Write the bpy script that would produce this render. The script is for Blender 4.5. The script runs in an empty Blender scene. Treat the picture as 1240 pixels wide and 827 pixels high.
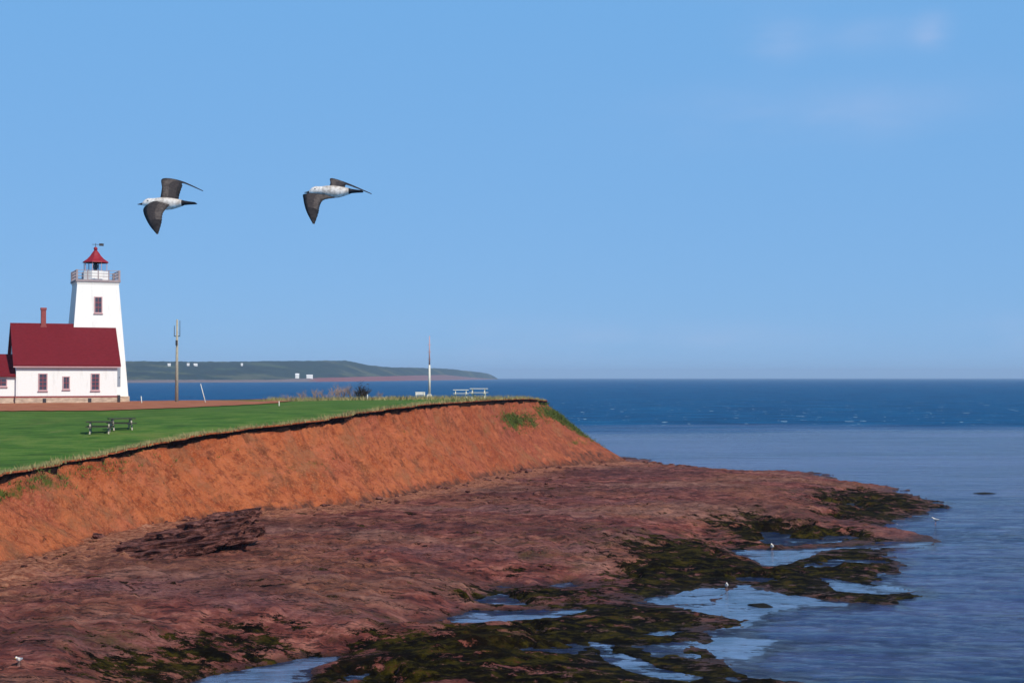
import bpy, bmesh, math, random
import numpy as np
from mathutils import Vector, Matrix, geometry

R = math.radians
random.seed(7)
rng = np.random.default_rng(7)
scene = bpy.context.scene
col = scene.collection

# ------------------------------------------------------------------ camera
CAM_H = 10.5
PITCH = math.atan(43.5 / 1722.0)
cam_data = bpy.data.cameras.new('camera')
cam_data.lens = 50.0
cam_data.sensor_width = 36.0
cam_data.clip_start = 0.5
cam_data.clip_end = 60000
cam = bpy.data.objects.new('camera', cam_data)
cam.location = (0, 0, CAM_H)
cam.rotation_euler = (R(90) + PITCH, 0, 0)
col.objects.link(cam)
scene.camera = cam

# ------------------------------------------------------------------ light
SUN_AZ = R(42)          # sun behind the camera, to its right
SUN_EL = R(42)
to_sun = Vector((math.sin(SUN_AZ) * math.cos(SUN_EL), -math.cos(SUN_AZ) * math.cos(SUN_EL), math.sin(SUN_EL)))
world = bpy.data.worlds.new('World')
scene.world = world
world.use_nodes = True
wn, wl = world.node_tree.nodes, world.node_tree.links
for n in list(wn):
    wn.remove(n)
w_out = wn.new('ShaderNodeOutputWorld')
w_bg = wn.new('ShaderNodeBackground')
w_bg.inputs['Strength'].default_value = 0.10
w_sky = wn.new('ShaderNodeTexSky')
w_sky.sky_type = 'NISHITA'
w_sky.sun_disc = False
w_sky.sun_elevation = SUN_EL
w_sky.sun_rotation = math.pi - SUN_AZ
w_sky.altitude = 0
w_sky.air_density = 0.75
w_sky.dust_density = 0.05
w_sky.ozone_density = 4.0
wl.new(w_bg.outputs[0], w_out.inputs['Surface'])
# thin cloud wisps high in the sky and a faint bank low down, laid out by direction on the sky itself
w_tc = wn.new('ShaderNodeTexCoord')
w_sep = wn.new('ShaderNodeSeparateXYZ')
wl.new(w_tc.outputs['Generated'], w_sep.inputs[0])


def w_math(op, a, b=None, c=None):
    n = wn.new('ShaderNodeMath')
    n.operation = op
    for i, v in enumerate((a, b, c)):
        if v is None:
            continue
        if isinstance(v, (int, float)):
            n.inputs[i].default_value = v
        else:
            wl.new(v, n.inputs[i])
    return n.outputs[0]


w_map = wn.new('ShaderNodeMapping')
w_map.inputs['Scale'].default_value = (1.0, 1.0, 3.0)
wl.new(w_tc.outputs['Generated'], w_map.inputs[0])
w_noise = wn.new('ShaderNodeTexNoise')
w_noise.inputs['Scale'].default_value = 9.0
w_noise.inputs['Detail'].default_value = 7.0
w_noise.inputs['Roughness'].default_value = 0.55
wl.new(w_map.outputs[0], w_noise.inputs[0])


def cloud_spot(px, py, rx, rz, amount):
    dx = (px - 620) / 1722.0
    dz = (457 - py) / 1722.0
    ax = w_math('MULTIPLY', w_math('SUBTRACT', w_sep.outputs[0], dx), 1 / rx)
    az = w_math('MULTIPLY', w_math('SUBTRACT', w_sep.outputs[2], dz), 1 / rz)
    r2 = w_math('ADD', w_math('MULTIPLY', ax, ax), w_math('MULTIPLY', az, az))
    g = w_math('POWER', 2.718, w_math('MULTIPLY', r2, -1.0))
    front = w_math('GREATER_THAN', w_sep.outputs[1], 0.0)
    return w_math('MULTIPLY', w_math('MULTIPLY', g, amount), front)


spots = [cloud_spot(925, 62, .022, .014, .42), cloud_spot(1096, 64, .011, .009, .7), cloud_spot(1030, 64, .03, .010, .2),
         cloud_spot(1110, 8, .12, .007, .25), cloud_spot(980, 150, .10, .02, .22), cloud_spot(600, 418, .07, .015, .3),
         cloud_spot(1215, 412, .05, .012, .45), cloud_spot(830, 410, .09, .01, .25), cloud_spot(120, 4, .12, .012, .25)]
acc = spots[0]
for s in spots[1:]:
    acc = w_math('ADD', acc, s)
w_ns = w_math('MULTIPLY', w_math('SUBTRACT', w_noise.outputs['Fac'], 0.36), 2.4)
w_fac = wn.new('ShaderNodeClamp')
wl.new(w_math('MULTIPLY', acc, w_ns), w_fac.inputs[0])
w_hsv = wn.new('ShaderNodeHueSaturation')
w_hsv.inputs['Saturation'].default_value = 1.0
wl.new(w_sky.outputs[0], w_hsv.inputs['Color'])
w_mix = wn.new('ShaderNodeMix')
w_mix.data_type = 'RGBA'
w_mix.inputs['B'].default_value = (4.6, 4.9, 6.6, 1)
wl.new(w_fac.outputs[0], w_mix.inputs['Factor'])
# clear dry air: the low sky stays a full blue instead of bleaching towards the horizon
w_ramp = wn.new('ShaderNodeValToRGB')
w_ramp.color_ramp.elements[0].position = 0.0
w_ramp.color_ramp.elements[0].color = (1.62, 3.42, 6.1, 1)
w_ramp.color_ramp.elements[1].position = 0.26
w_ramp.color_ramp.elements[1].color = (1.36, 3.38, 6.35, 1)
wl.new(w_sep.outputs[2], w_ramp.inputs[0])
w_low = wn.new('ShaderNodeMapRange')
w_low.inputs[1].default_value = .75
w_low.inputs[2].default_value = .3
w_low.inputs[3].default_value = 0.0
w_low.inputs[4].default_value = .9
wl.new(w_sep.outputs[2], w_low.inputs[0])
w_mix2 = wn.new('ShaderNodeMix')
w_mix2.data_type = 'RGBA'
wl.new(w_low.outputs[0], w_mix2.inputs['Factor'])
wl.new(w_hsv.outputs[0], w_mix2.inputs['A'])
wl.new(w_ramp.outputs[0], w_mix2.inputs['B'])
wl.new(w_mix2.outputs['Result'], w_mix.inputs['A'])
wl.new(w_mix.outputs['Result'], w_bg.inputs['Color'])

sun_data = bpy.data.lights.new('sun', 'SUN')
sun_data.energy = 3.6
sun_data.angle = R(0.53)
sun_data.color = (1.0, 0.93, 0.83)
sun = bpy.data.objects.new('sun', sun_data)
sun.rotation_euler = (-to_sun).to_track_quat('-Z', 'Y').to_euler()
sun.location = (30, -30, 60)
col.objects.link(sun)

vs = scene.view_settings
vs.view_transform = 'Standard'
vs.look = 'None'
vs.exposure = 0.35
vs.gamma = 1.0
vs.use_curve_mapping = False
scene.cycles.volume_bounces = 0
scene.cycles.max_bounces = 6
scene.cycles.volume_step_rate = 10

# ------------------------------------------------------------------ helpers
CP, SP = math.cos(PITCH), math.sin(PITCH)


def ray(px, py):
    u = (px - 620) / 1722.0
    v = -(py - 413.5) / 1722.0
    return u, CP - v * SP, SP + v * CP


def at(px, py, Y):
    x, y, z = ray(px, py)
    k = Y / y
    return Vector((x * k, Y, CAM_H + z * k))


def ground(px, py, z=0.0):
    x, y, zz = ray(px, py)
    k = (z - CAM_H) / zz
    return Vector((x * k, y * k, z))


def srgb(r, g, b, a=1.0):
    f = lambda c: (c / 255 / 12.92) if c / 255 <= .04045 else ((c / 255 + .055) / 1.055) ** 2.4
    return (f(r), f(g), f(b), a)


def _hash(ix, iy, iz, seed):
    n = (ix * 374761393 + iy * 668265263 + iz * 2147483647 + seed * 1274126177) & 0xFFFFFFFF
    n = ((n ^ (n >> 13)) * 1274126177) & 0xFFFFFFFF
    n = ((n ^ (n >> 15)) * 2246822519) & 0xFFFFFFFF
    return ((n ^ (n >> 16)) & 0xFFFFFF) / float(0xFFFFFF) * 2 - 1


def vnoise(x, y, z=0.0, seed=0):
    x = np.asarray(x, float); y = np.asarray(y, float)
    z = np.zeros_like(x) + z
    ix, iy, iz = np.floor(x).astype(np.int64), np.floor(y).astype(np.int64), np.floor(z).astype(np.int64)
    fx, fy, fz = x - ix, y - iy, z - iz
    sx, sy, sz = (f * f * f * (f * (f * 6 - 15) + 10) for f in (fx, fy, fz))
    out = 0
    for a in (0, 1):
        wa = sx if a else 1 - sx
        for b in (0, 1):
            wb = sy if b else 1 - sy
            for c in (0, 1):
                wc = sz if c else 1 - sz
                out = out + wa * wb * wc * _hash(ix + a, iy + b, iz + c, seed)
    return out


def fbm(x, y, z=0.0, seed=0, octaves=5, gain=.5):
    out = 0; amp = 1.0; f = 1.0; tot = 0
    for k in range(octaves):
        out = out + amp * vnoise(np.asarray(x) * f + 17.3 * k, np.asarray(y) * f - 9.1 * k, np.asarray(z) * f, seed + k)
        tot += amp; amp *= gain; f *= 2.03
    return out / tot


def tag(o, label=None, cat=None, group=None, kind=None):
    if label: o['label'] = label
    if cat: o['category'] = cat
    if group: o['group'] = group
    if kind: o['kind'] = kind
    return o


def empty(name, loc, rz=0.0):
    o = bpy.data.objects.new(name, None)
    o.empty_display_size = .3
    o.location = loc
    o.rotation_euler = (0, 0, rz)
    col.objects.link(o)
    return o


def link(name, me, mats=None, parent=None, smooth=False):
    o = bpy.data.objects.new(name, me)
    col.objects.link(o)
    if parent: o.parent = parent
    if mats is not None:
        for m in (mats if isinstance(mats, (list, tuple)) else [mats]):
            me.materials.append(m)
    if smooth:
        me.polygons.foreach_set('use_smooth', np.ones(len(me.polygons), bool))
    return o


def from_bm(name, bm, mats, parent=None, smooth=False):
    bmesh.ops.recalc_face_normals(bm, faces=bm.faces[:])
    me = bpy.data.meshes.new(name)
    bm.to_mesh(me)
    bm.free()
    return link(name, me, mats, parent, smooth)


def grid_mesh(name, P, mats, parent=None, attrs=None, smooth=True, flip=False):
    nu, nv = P.shape[:2]
    me = bpy.data.meshes.new(name)
    idx = np.arange(nu * nv).reshape(nu, nv)
    q = np.stack([idx[:-1, :-1], idx[1:, :-1], idx[1:, 1:], idx[:-1, 1:]], -1).reshape(-1, 4)
    if flip: q = q[:, ::-1]
    me.vertices.add(nu * nv)
    me.vertices.foreach_set('co', P.reshape(-1).astype(np.float32))
    me.loops.add(q.size)
    me.loops.foreach_set('vertex_index', q.reshape(-1).astype(np.int32))
    me.polygons.add(len(q))
    me.polygons.foreach_set('loop_start', (np.arange(len(q)) * 4).astype(np.int32))
    me.polygons.foreach_set('loop_total', np.full(len(q), 4, np.int32))
    me.update(calc_edges=True)
    for k, v in (attrs or {}).items():
        a = me.attributes.new(k, 'FLOAT', 'POINT')
        a.data.foreach_set('value', np.asarray(v, np.float32).reshape(-1))
    return link(name, me, mats, parent, smooth)


def tri_mesh(name, verts, faces, mats, parent=None, attrs=None, smooth=True):
    me = bpy.data.meshes.new(name)
    me.from_pydata([tuple(v) for v in verts], [], faces)
    me.update()
    for k, v in (attrs or {}).items():
        a = me.attributes.new(k, 'FLOAT', 'POINT')
        a.data.foreach_set('value', np.asarray(v, np.float32).reshape(-1))
    return link(name, me, mats, parent, smooth)


def box(bm, x0, x1, y0, y1, z0, z1):
    vs_ = [bm.verts.new(p) for p in ((x0, y0, z0), (x1, y0, z0), (x1, y1, z0), (x0, y1, z0),
                                     (x0, y0, z1), (x1, y0, z1), (x1, y1, z1), (x0, y1, z1))]
    for f in ((0, 3, 2, 1), (4, 5, 6, 7), (0, 1, 5, 4), (1, 2, 6, 5), (2, 3, 7, 6), (3, 0, 4, 7)):
        bm.faces.new([vs_[i] for i in f])


def frustum(bm, cx, cy, z0, z1, h0, h1, n=4, rot=None):
    rot = math.pi / n if rot is None else rot
    k = 1 / math.cos(math.pi / n)
    lo = [bm.verts.new((cx + h0 * k * math.cos(rot + 2 * math.pi * i / n), cy + h0 * k * math.sin(rot + 2 * math.pi * i / n), z0)) for i in range(n)]
    hi = [bm.verts.new((cx + h1 * k * math.cos(rot + 2 * math.pi * i / n), cy + h1 * k * math.sin(rot + 2 * math.pi * i / n), z1)) for i in range(n)]
    for i in range(n):
        bm.faces.new((lo[i], lo[(i + 1) % n], hi[(i + 1) % n], hi[i]))
    bm.faces.new(lo[::-1]); bm.faces.new(hi)


def tube(bm, a, b, r0, r1=None, n=8, caps=True):
    a, b = Vector(a), Vector(b)
    r1 = r0 if r1 is None else r1
    d = (b - a).normalized()
    s = d.cross(Vector((0, 0, 1)))
    if s.length < 1e-4: s = Vector((1, 0, 0))
    s.normalize(); t = d.cross(s)
    A = [bm.verts.new(a + (s * math.cos(2 * math.pi * i / n) + t * math.sin(2 * math.pi * i / n)) * r0) for i in range(n)]
    B = [bm.verts.new(b + (s * math.cos(2 * math.pi * i / n) + t * math.sin(2 * math.pi * i / n)) * r1) for i in range(n)]
    for i in range(n):
        bm.faces.new((A[i], A[(i + 1) % n], B[(i + 1) % n], B[i]))
    if caps:
        bm.faces.new(A[::-1]); bm.faces.new(B)


def beam(bm, a, b, w, h):
    """rectangular bar from a to b, w wide (level), h deep"""
    a, b = Vector(a), Vector(b)
    d = (b - a).normalized()
    s = d.cross(Vector((0, 0, 1)))
    if s.length < 1e-3: s = Vector((1, 0, 0))
    s.normalize(); t = s.cross(d)
    A = [bm.verts.new(a + s * i * w / 2 + t * j * h / 2) for i, j in ((-1, -1), (1, -1), (1, 1), (-1, 1))]
    B = [bm.verts.new(b + s * i * w / 2 + t * j * h / 2) for i, j in ((-1, -1), (1, -1), (1, 1), (-1, 1))]
    for i in range(4):
        bm.faces.new((A[i], A[(i + 1) % 4], B[(i + 1) % 4], B[i]))
    bm.faces.new(A[::-1]); bm.faces.new(B)


# ------------------------------------------------------------------ materials
class NT:
    def __init__(self, name):
        self.m = bpy.data.materials.new(name)
        self.m.use_nodes = True
        self.t = self.m.node_tree
        self.b = self.t.nodes['Principled BSDF']
        self.out = self.t.nodes['Material Output']
        self.pos = None

    def n(self, typ, **kw):
        n = self.t.nodes.new(typ)
        for k, v in kw.items():
            setattr(n, k, v)
        return n

    def put(self, sock, v):
        if hasattr(v, 'links') or isinstance(v, bpy.types.NodeSocket):
            self.t.links.new(v, sock)
        else:
            sock.default_value = v

    def position(self):
        if self.pos is None:
            self.pos = self.n('ShaderNodeNewGeometry').outputs['Position']
        return self.pos

    def objpos(self):
        return self.n('ShaderNodeTexCoord').outputs['Object']

    def mapping(self, scale=(1, 1, 1), rot=(0, 0, 0), src=None):
        m = self.n('ShaderNodeMapping')
        m.inputs['Scale'].default_value = scale
        m.inputs['Rotation'].default_value = rot
        self.put(m.inputs[0], src or self.position())
        return m.outputs[0]

    def noise(self, scale, detail=5, rough=.55, vec=None, dist=0.0):
        n = self.n('ShaderNodeTexNoise')
        n.inputs['Scale'].default_value = scale
        n.inputs['Detail'].default_value = detail
        n.inputs['Roughness'].default_value = rough
        n.inputs['Distortion'].default_value = dist
        self.put(n.inputs['Vector'], vec or self.position())
        return n.outputs['Fac']

    def math(self, op, a, b=0.0, clamp=False):
        n = self.n('ShaderNodeMath', operation=op, use_clamp=clamp)
        self.put(n.inputs[0], a); self.put(n.inputs[1], b)
        return n.outputs[0]

    def ramp(self, fac, stops):
        n = self.n('ShaderNodeValToRGB')
        el = n.color_ramp.elements
        while len(el) < len(stops): el.new(.5)
        for e, (p, c) in zip(el, stops):
            e.position = p
            e.color = c if len(c) == 4 else (*c, 1)
        self.put(n.inputs[0], fac)
        return n.outputs[0]

    def step(self, fac, lo, hi):
        n = self.n('ShaderNodeMapRange', clamp=True)
        self.put(n.inputs[0], fac)
        n.inputs[1].default_value = lo; n.inputs[2].default_value = hi
        return n.outputs[0]

    def mix(self, fac, a, b):
        n = self.n('ShaderNodeMix', data_type='RGBA')
        self.put(n.inputs['Factor'], fac); self.put(n.inputs['A'], a); self.put(n.inputs['B'], b)
        return n.outputs['Result']

    def attr(self, name):
        return self.n('ShaderNodeAttribute', attribute_name=name).outputs['Fac']

    def bump(self, height, strength, dist, normal=None):
        n = self.n('ShaderNodeBump')
        n.inputs['Strength'].default_value = strength
        n.inputs['Distance'].default_value = dist
        self.put(n.inputs['Height'], height)
        if normal is not None: self.put(n.inputs['Normal'], normal)
        return n.outputs[0]

    def set(self, color=None, rough=None, spec=None, normal=None, metal=None):
        if color is not None: self.put(self.b.inputs['Base Color'], color)
        if rough is not None: self.put(self.b.inputs['Roughness'], rough)
        if spec is not None: self.put(self.b.inputs['Specular IOR Level'], spec)
        if normal is not None: self.put(self.b.inputs['Normal'], normal)
        if metal is not None: self.put(self.b.inputs['Metallic'], metal)
        return self.m


def simple(name, c1, c2, scale=3.0, rough=.7, spec=.3, bump=0.0, stretch=(1, 1, 1)):
    t = NT(name)
    f = t.noise(scale, 5, .6, t.mapping(stretch, src=t.objpos()))
    t.set(t.ramp(f, [(.3, c1), (.7, c2)]), rough, spec)
    if bump: t.set(normal=t.bump(f, 1.0, bump))
    return t.m


def mat_cliff():
    t = NT('red_clay')
    big = t.noise(.16, 4)
    fine = t.noise(1.6, 7, .68)
    grit = t.noise(7, 5, .7)
    streak = t.noise(.8, 6, .66, t.mapping((.7, .7, .3), (0, R(24), R(16)), ))
    c = t.ramp(big, [(.36, srgb(158, 80, 47)), (.5, srgb(180, 102, 64)), (.64, srgb(162, 87, 62))])
    c = t.mix(t.math('MULTIPLY', t.step(fine, .46, .62), .75), c, srgb(110, 50, 32))
    c = t.mix(t.math('MULTIPLY', t.step(streak, .55, .65), .7), c, srgb(92, 54, 36))
    c = t.mix(t.math('MULTIPLY', t.step(grit, .52, .62), .6), c, srgb(184, 116, 78))
    c = t.mix(t.math('MULTIPLY', t.step(t.noise(2.6, 5, .7), .6, .68), .8), c, srgb(60, 32, 24))
    # the tip of the headland is a redder sandstone
    sep = t.n('ShaderNodeSeparateXYZ'); t.put(sep.inputs[0], t.position())
    c = t.mix(t.math('MULTIPLY', t.step(sep.outputs[1], 95, 165), .55), c, srgb(126, 66, 54))
    c = t.mix(t.math('MULTIPLY', t.step(t.noise(.3, 6, .7), .53, .63), .6), c, t.ramp(fine, [(.42, srgb(112, 72, 50)), (.58, srgb(158, 108, 76))]))
    c = t.mix(t.math('MULTIPLY', t.step(t.noise(.45, 5, .65, t.mapping((1, 1, 2.5))), .56, .66), .55), c, srgb(186, 106, 74))
    # plants that grip the slope
    g = t.attr('green')
    gn = t.math('ADD', g, t.math('MULTIPLY', t.math('SUBTRACT', t.noise(1.3, 6, .7), .5), 1.6))
    c = t.mix(t.math('MULTIPLY', t.step(gn, .38, .68), .9), c, t.ramp(t.noise(2.5), [(.35, srgb(72, 70, 30)), (.65, srgb(62, 90, 28))]))
    rub = t.math('ADD', t.attr('rubble'), t.math('MULTIPLY', t.math('SUBTRACT', t.noise(.9, 6, .7), .5), 1.3))
    c = t.mix(t.step(rub, .45, .7), c, t.ramp(t.noise(2.2, 6, .7), [(.35, srgb(70, 42, 36)), (.65, srgb(118, 76, 60))]))
    # topsoil under the turf
    sl = t.math('ADD', t.attr('soil'), t.math('MULTIPLY', t.math('SUBTRACT', t.noise(1.1, 4, .6), .5), .5))
    c = t.mix(t.step(sl, .45, .6), c, srgb(38, 23, 17))
    h = t.math('ADD', t.math('MULTIPLY', fine, .5), t.math('MULTIPLY', grit, .22))
    h = t.math('ADD', h, t.math('MULTIPLY', streak, .5))
    return t.set(c, .95, .1, t.bump(h, 1.0, .6))


def mat_foreshore():
    t = NT('tidal_rock')
    iso = t.mapping((.8, 1.0, 1.0), (0, 0, R(14)))
    big = t.noise(.10, 4, .6, iso)
    mid = t.noise(.8, 7, .68, iso)
    fine = t.noise(3.4, 7, .72, iso)
    grit = t.noise(11, 4, .7, iso)
    c = t.ramp(mid, [(.38, srgb(62, 32, 30)), (.46, srgb(98, 56, 50)), (.53, srgb(124, 78, 70)), (.6, srgb(152, 108, 98))])
    c = t.mix(t.math('MULTIPLY', t.step(t.noise(.35, 6, .7, t.mapping((.7, 1.2, 1), (0, 0, R(-20)))), .5, .58), .6), c, t.ramp(mid, [(.42, srgb(84, 42, 40)), (.58, srgb(112, 62, 56))]))
    c = t.mix(t.math('MULTIPLY', t.step(big, .46, .6), .8), c, t.ramp(fine, [(.42, srgb(92, 60, 46)), (.58, srgb(150, 112, 86))]))
    c = t.mix(t.math('MULTIPLY', t.step(t.noise(.16, 5, .62, t.mapping((.6, 1, 1))), .52, .64), .75), c, t.ramp(fine, [(.42, srgb(76, 50, 54)), (.58, srgb(138, 106, 108))]))
    c = t.mix(t.math('MULTIPLY', t.step(t.noise(.055, 6, .68, t.mapping((.6, 1, 1))), .5, .58), .7), c, t.ramp(mid, [(.42, srgb(64, 36, 35)), (.58, srgb(88, 54, 50))]))
    c = t.mix(t.math('MULTIPLY', t.step(t.noise(.085, 6, .7, t.mapping((.5, 1.1, 1), (0, 0, R(30)))), .53, .6), .65), c, t.ramp(mid, [(.42, srgb(112, 84, 74)), (.58, srgb(152, 124, 112))]))
    c = t.mix(t.math('MULTIPLY', t.step(fine, .56, .64), .7), c, srgb(44, 25, 24))
    c = t.mix(t.math('MULTIPLY', t.step(grit, .6, .68), .55), c, srgb(132, 102, 90))
    c = t.mix(t.math('MULTIPLY', t.step(t.noise(2.1, 5, .75, iso), .63, .68), .7), c, srgb(142, 116, 104))
    # open joints in the bedding
    j = t.math('ABSOLUTE', t.math('SUBTRACT', t.noise(.55, 5, .6, t.mapping((.35, 1.3, 1), (0, 0, R(10)))), .5))
    c = t.mix(t.math('MULTIPLY', t.step(j, .014, .004), .8), c, srgb(36, 20, 19))
    # fallen clay and grit spread out from the cliff foot
    tal = t.math('ADD', t.attr('talus'), t.math('MULTIPLY', t.math('SUBTRACT', t.noise(.8, 8, .75), .5), 2.2))
    c = t.mix(t.math('MULTIPLY', t.step(tal, .45, .7), .9), c, t.ramp(fine, [(.42, srgb(110, 72, 56)), (.5, srgb(150, 106, 82)), (.58, srgb(168, 132, 108))]))
    # thin algae film, olive
    c = t.mix(t.math('MULTIPLY', t.step(t.math('ADD', t.attr('film'), t.math('MULTIPLY', t.math('SUBTRACT', t.noise(.7, 7, .72, iso), .5), 2.4)), .4, .8), .8), c,
              t.ramp(fine, [(.35, srgb(50, 40, 24)), (.65, srgb(92, 80, 48))]))
    # the strip that the water has only just left is soaked dark
    c = t.mix(t.math('MULTIPLY', t.step(t.math('ADD', t.attr('wet'), t.math('MULTIPLY', t.math('SUBTRACT', t.noise(.8, 7, .74, iso), .5), .9)), .62, .95), .85), c, t.ramp(fine, [(.42, srgb(26, 20, 14)), (.6, srgb(62, 46, 34))]))
    # rockweed
    w = t.math('ADD', t.attr('weed'), t.math('MULTIPLY', t.math('SUBTRACT', t.noise(.9, 9, .8, iso), .5), 5.5))
    wc = t.ramp(t.noise(1.3, 8, .76, iso), [(.44, srgb(12, 11, 6)), (.5, srgb(25, 25, 10)), (.555, srgb(47, 49, 14)), (.61, srgb(64, 64, 22)), (.65, srgb(64, 44, 27)), (.71, srgb(96, 62, 48))])
    wc = t.mix(t.math('MULTIPLY', t.step(t.noise(.25, 6, .7, iso), .5, .62), .6), wc, t.ramp(t.noise(2.4, 6, .75, iso), [(.42, srgb(10, 9, 6)), (.56, srgb(30, 24, 14)), (.66, srgb(56, 36, 28))]))
    wf = t.step(w, .44, .54)
    c = t.mix(wf, c, wc)
    rough = t.math('ADD', t.math('SUBTRACT', .85, t.math('MULTIPLY', t.attr('wet'), .3)), t.math('MULTIPLY', wf, .2))
    h = t.math('ADD', t.math('MULTIPLY', fine, .6), t.math('MULTIPLY', mid, .6))
    h = t.math('ADD', h, t.math('MULTIPLY', grit, .12))
    h = t.math('ADD', h, t.math('MULTIPLY', t.step(j, .0, .02), .25))
    mul = t.n('ShaderNodeMix', data_type='RGBA', blend_type='MULTIPLY')
    mul.inputs['Factor'].default_value = 1.0
    mul.inputs['B'].default_value = (1.12, .86, .77, 1)
    t.put(mul.inputs['A'], c)
    c = mul.outputs['Result']
    spec = t.math('SUBTRACT', .16, t.math('MULTIPLY', wf, .14))
    return t.set(c, rough, spec, t.bump(h, .85, .45))


def mat_grass():
    t = NT('lawn_grass')
    big = t.noise(.05, 4)
    mid = t.noise(.5, 5, .65, t.mapping((.6, 1.2, 1)))
    fine = t.noise(5, 5, .7)
    c = t.ramp(mid, [(.38, srgb(56, 86, 32)), (.5, srgb(70, 106, 38)), (.62, srgb(94, 118, 52))])
    c = t.mix(t.math('MULTIPLY', t.step(big, .45, .6), .5), c, srgb(76, 104, 40))
    c = t.mix(t.math('MULTIPLY', t.step(fine, .5, .66), .5), c, srgb(46, 84, 24))
    c = t.mix(t.math('MULTIPLY', t.step(t.noise(.22, 6, .7), .55, .66), .5), c, srgb(108, 116, 58))
    br = t.math('ADD', t.attr('dry'), t.math('MULTIPLY', t.math('SUBTRACT', t.noise(.8, 6, .7), .5), .9))
    c = t.mix(t.step(br, .45, .85), c, t.ramp(fine, [(.35, srgb(106, 104, 62)), (.65, srgb(150, 142, 96))]))
    return t.set(c, .95, .1, t.bump(t.math('ADD', fine, mid), .8, .1))


def mat_dirt():
    t = NT('red_dirt')
    f = t.noise(.5, 7, .65)
    c = t.ramp(f, [(.3, srgb(134, 80, 56)), (.55, srgb(156, 100, 74)), (.75, srgb(140, 96, 64))])
    return t.set(c, .95, .1, t.bump(t.noise(3, 6), .7, .06))


def mat_sea():
    t = NT('sea_water')
    sep = t.n('ShaderNodeSeparateXYZ'); t.put(sep.inputs[0], t.position())
    Y = sep.outputs[1]
    edge = t.math('ADD', Y, t.math('MULTIPLY', t.math('SUBTRACT', t.noise(.014, 7, .68, t.mapping((.45, 1, 1))), .5), 190))
    far = t.step(edge, 262, 322)
    deep = t.step(Y, 300, 1500)
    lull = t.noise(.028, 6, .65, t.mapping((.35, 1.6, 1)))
    rip = t.noise(1.1, 7, .72, t.mapping((.45, 1.25, 1), (0, 0, R(-8))))
    rip2 = t.noise(.34, 5, .65, t.mapping((.35, 1.5, 1), (0, 0, R(-5))))
    swell = t.noise(.09, 4, .6, t.mapping((.35, 1.5, 1)))
    # water over the sandy shallows, and the blown deeper water beyond the edge of the lull
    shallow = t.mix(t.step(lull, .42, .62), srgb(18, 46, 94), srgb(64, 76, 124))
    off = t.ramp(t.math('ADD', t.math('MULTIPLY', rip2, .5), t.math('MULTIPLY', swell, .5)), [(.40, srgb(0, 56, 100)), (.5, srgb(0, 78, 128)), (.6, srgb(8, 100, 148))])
    ripple_shade = t.noise(.13, 7, .72, t.mapping((.6, 1.6, 1)))
    shallow = t.mix(t.math('MULTIPLY', t.math('MULTIPLY', t.step(ripple_shade, .52, .62), .75), t.math('SUBTRACT', 1.0, t.step(Y, 90, 190))), shallow, srgb(12, 20, 48))  # ripple shading painted into the near water as dark streaks
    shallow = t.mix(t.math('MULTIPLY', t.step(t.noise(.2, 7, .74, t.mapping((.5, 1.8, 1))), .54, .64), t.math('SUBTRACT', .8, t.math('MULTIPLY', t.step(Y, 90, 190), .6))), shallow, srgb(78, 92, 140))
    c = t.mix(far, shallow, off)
    caps = t.step(t.noise(.45, 3, .6, t.mapping((.7, .25, 1))), .655, .69)
    zone = t.math('MULTIPLY', t.step(Y, 290, 330), t.math('SUBTRACT', 1.0, t.step(Y, 420, 900)))
    c = t.mix(t.math('MULTIPLY', caps, zone), c, srgb(176, 206, 222))
    h = t.math('ADD', t.math('MULTIPLY', rip, .5), t.math('MULTIPLY', rip2, 1.9))
    h = t.math('ADD', h, t.math('MULTIPLY', swell, 1.6))
    cal = t.step(t.math('ADD', t.attr('calm'), t.math('MULTIPLY', t.math('SUBTRACT', t.noise(.9, 8, .75, t.mapping((.6, 1.2, 1))), .5), 2.6)), .42, .8)
    c = t.mix(cal, c, t.ramp(t.noise(.5, 6, .65), [(.4, srgb(62, 80, 108)), (.6, srgb(92, 112, 146))]))  # calm water: part of the sky's reflection is painted into this paler base
    h = t.math('MULTIPLY', h, t.math('SUBTRACT', 1.0, t.math('MULTIPLY', cal, .93)))
    t.set(c, t.math('ADD', .1, t.math('MULTIPLY', far, .4)), t.math('ADD', t.math('SUBTRACT', .34, t.math('MULTIPLY', far, .24)), t.math('MULTIPLY', cal, .5)), t.bump(h, 1.0, 1.1))
    t.b.inputs['IOR'].default_value = 1.333
    return t.m


def mat_coast():
    t = NT('far_coast_land')
    sep = t.n('ShaderNodeSeparateXYZ'); t.put(sep.inputs[0], t.position())
    f = t.noise(.006, 5, .6)
    c = t.ramp(t.noise(.02, 6, .65), [(.35, srgb(18, 32, 22)), (.65, srgb(34, 52, 32))])
    c = t.mix(t.math('MULTIPLY', t.step(f, .54, .6), .55), c, t.ramp(t.noise(.003, 2), [(.4, srgb(66, 92, 46)), (.6, srgb(96, 96, 62))]))
    beach = t.math('ADD', t.attr('shore'), t.math('MULTIPLY', t.math('SUBTRACT', t.noise(.02, 5), .5), .4))
    c = t.mix(t.step(beach, .4, .6), c, t.mix(t.attr('red'), srgb(116, 100, 98), srgb(122, 70, 68)))
    return t.set(c, .95, .1)


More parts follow.
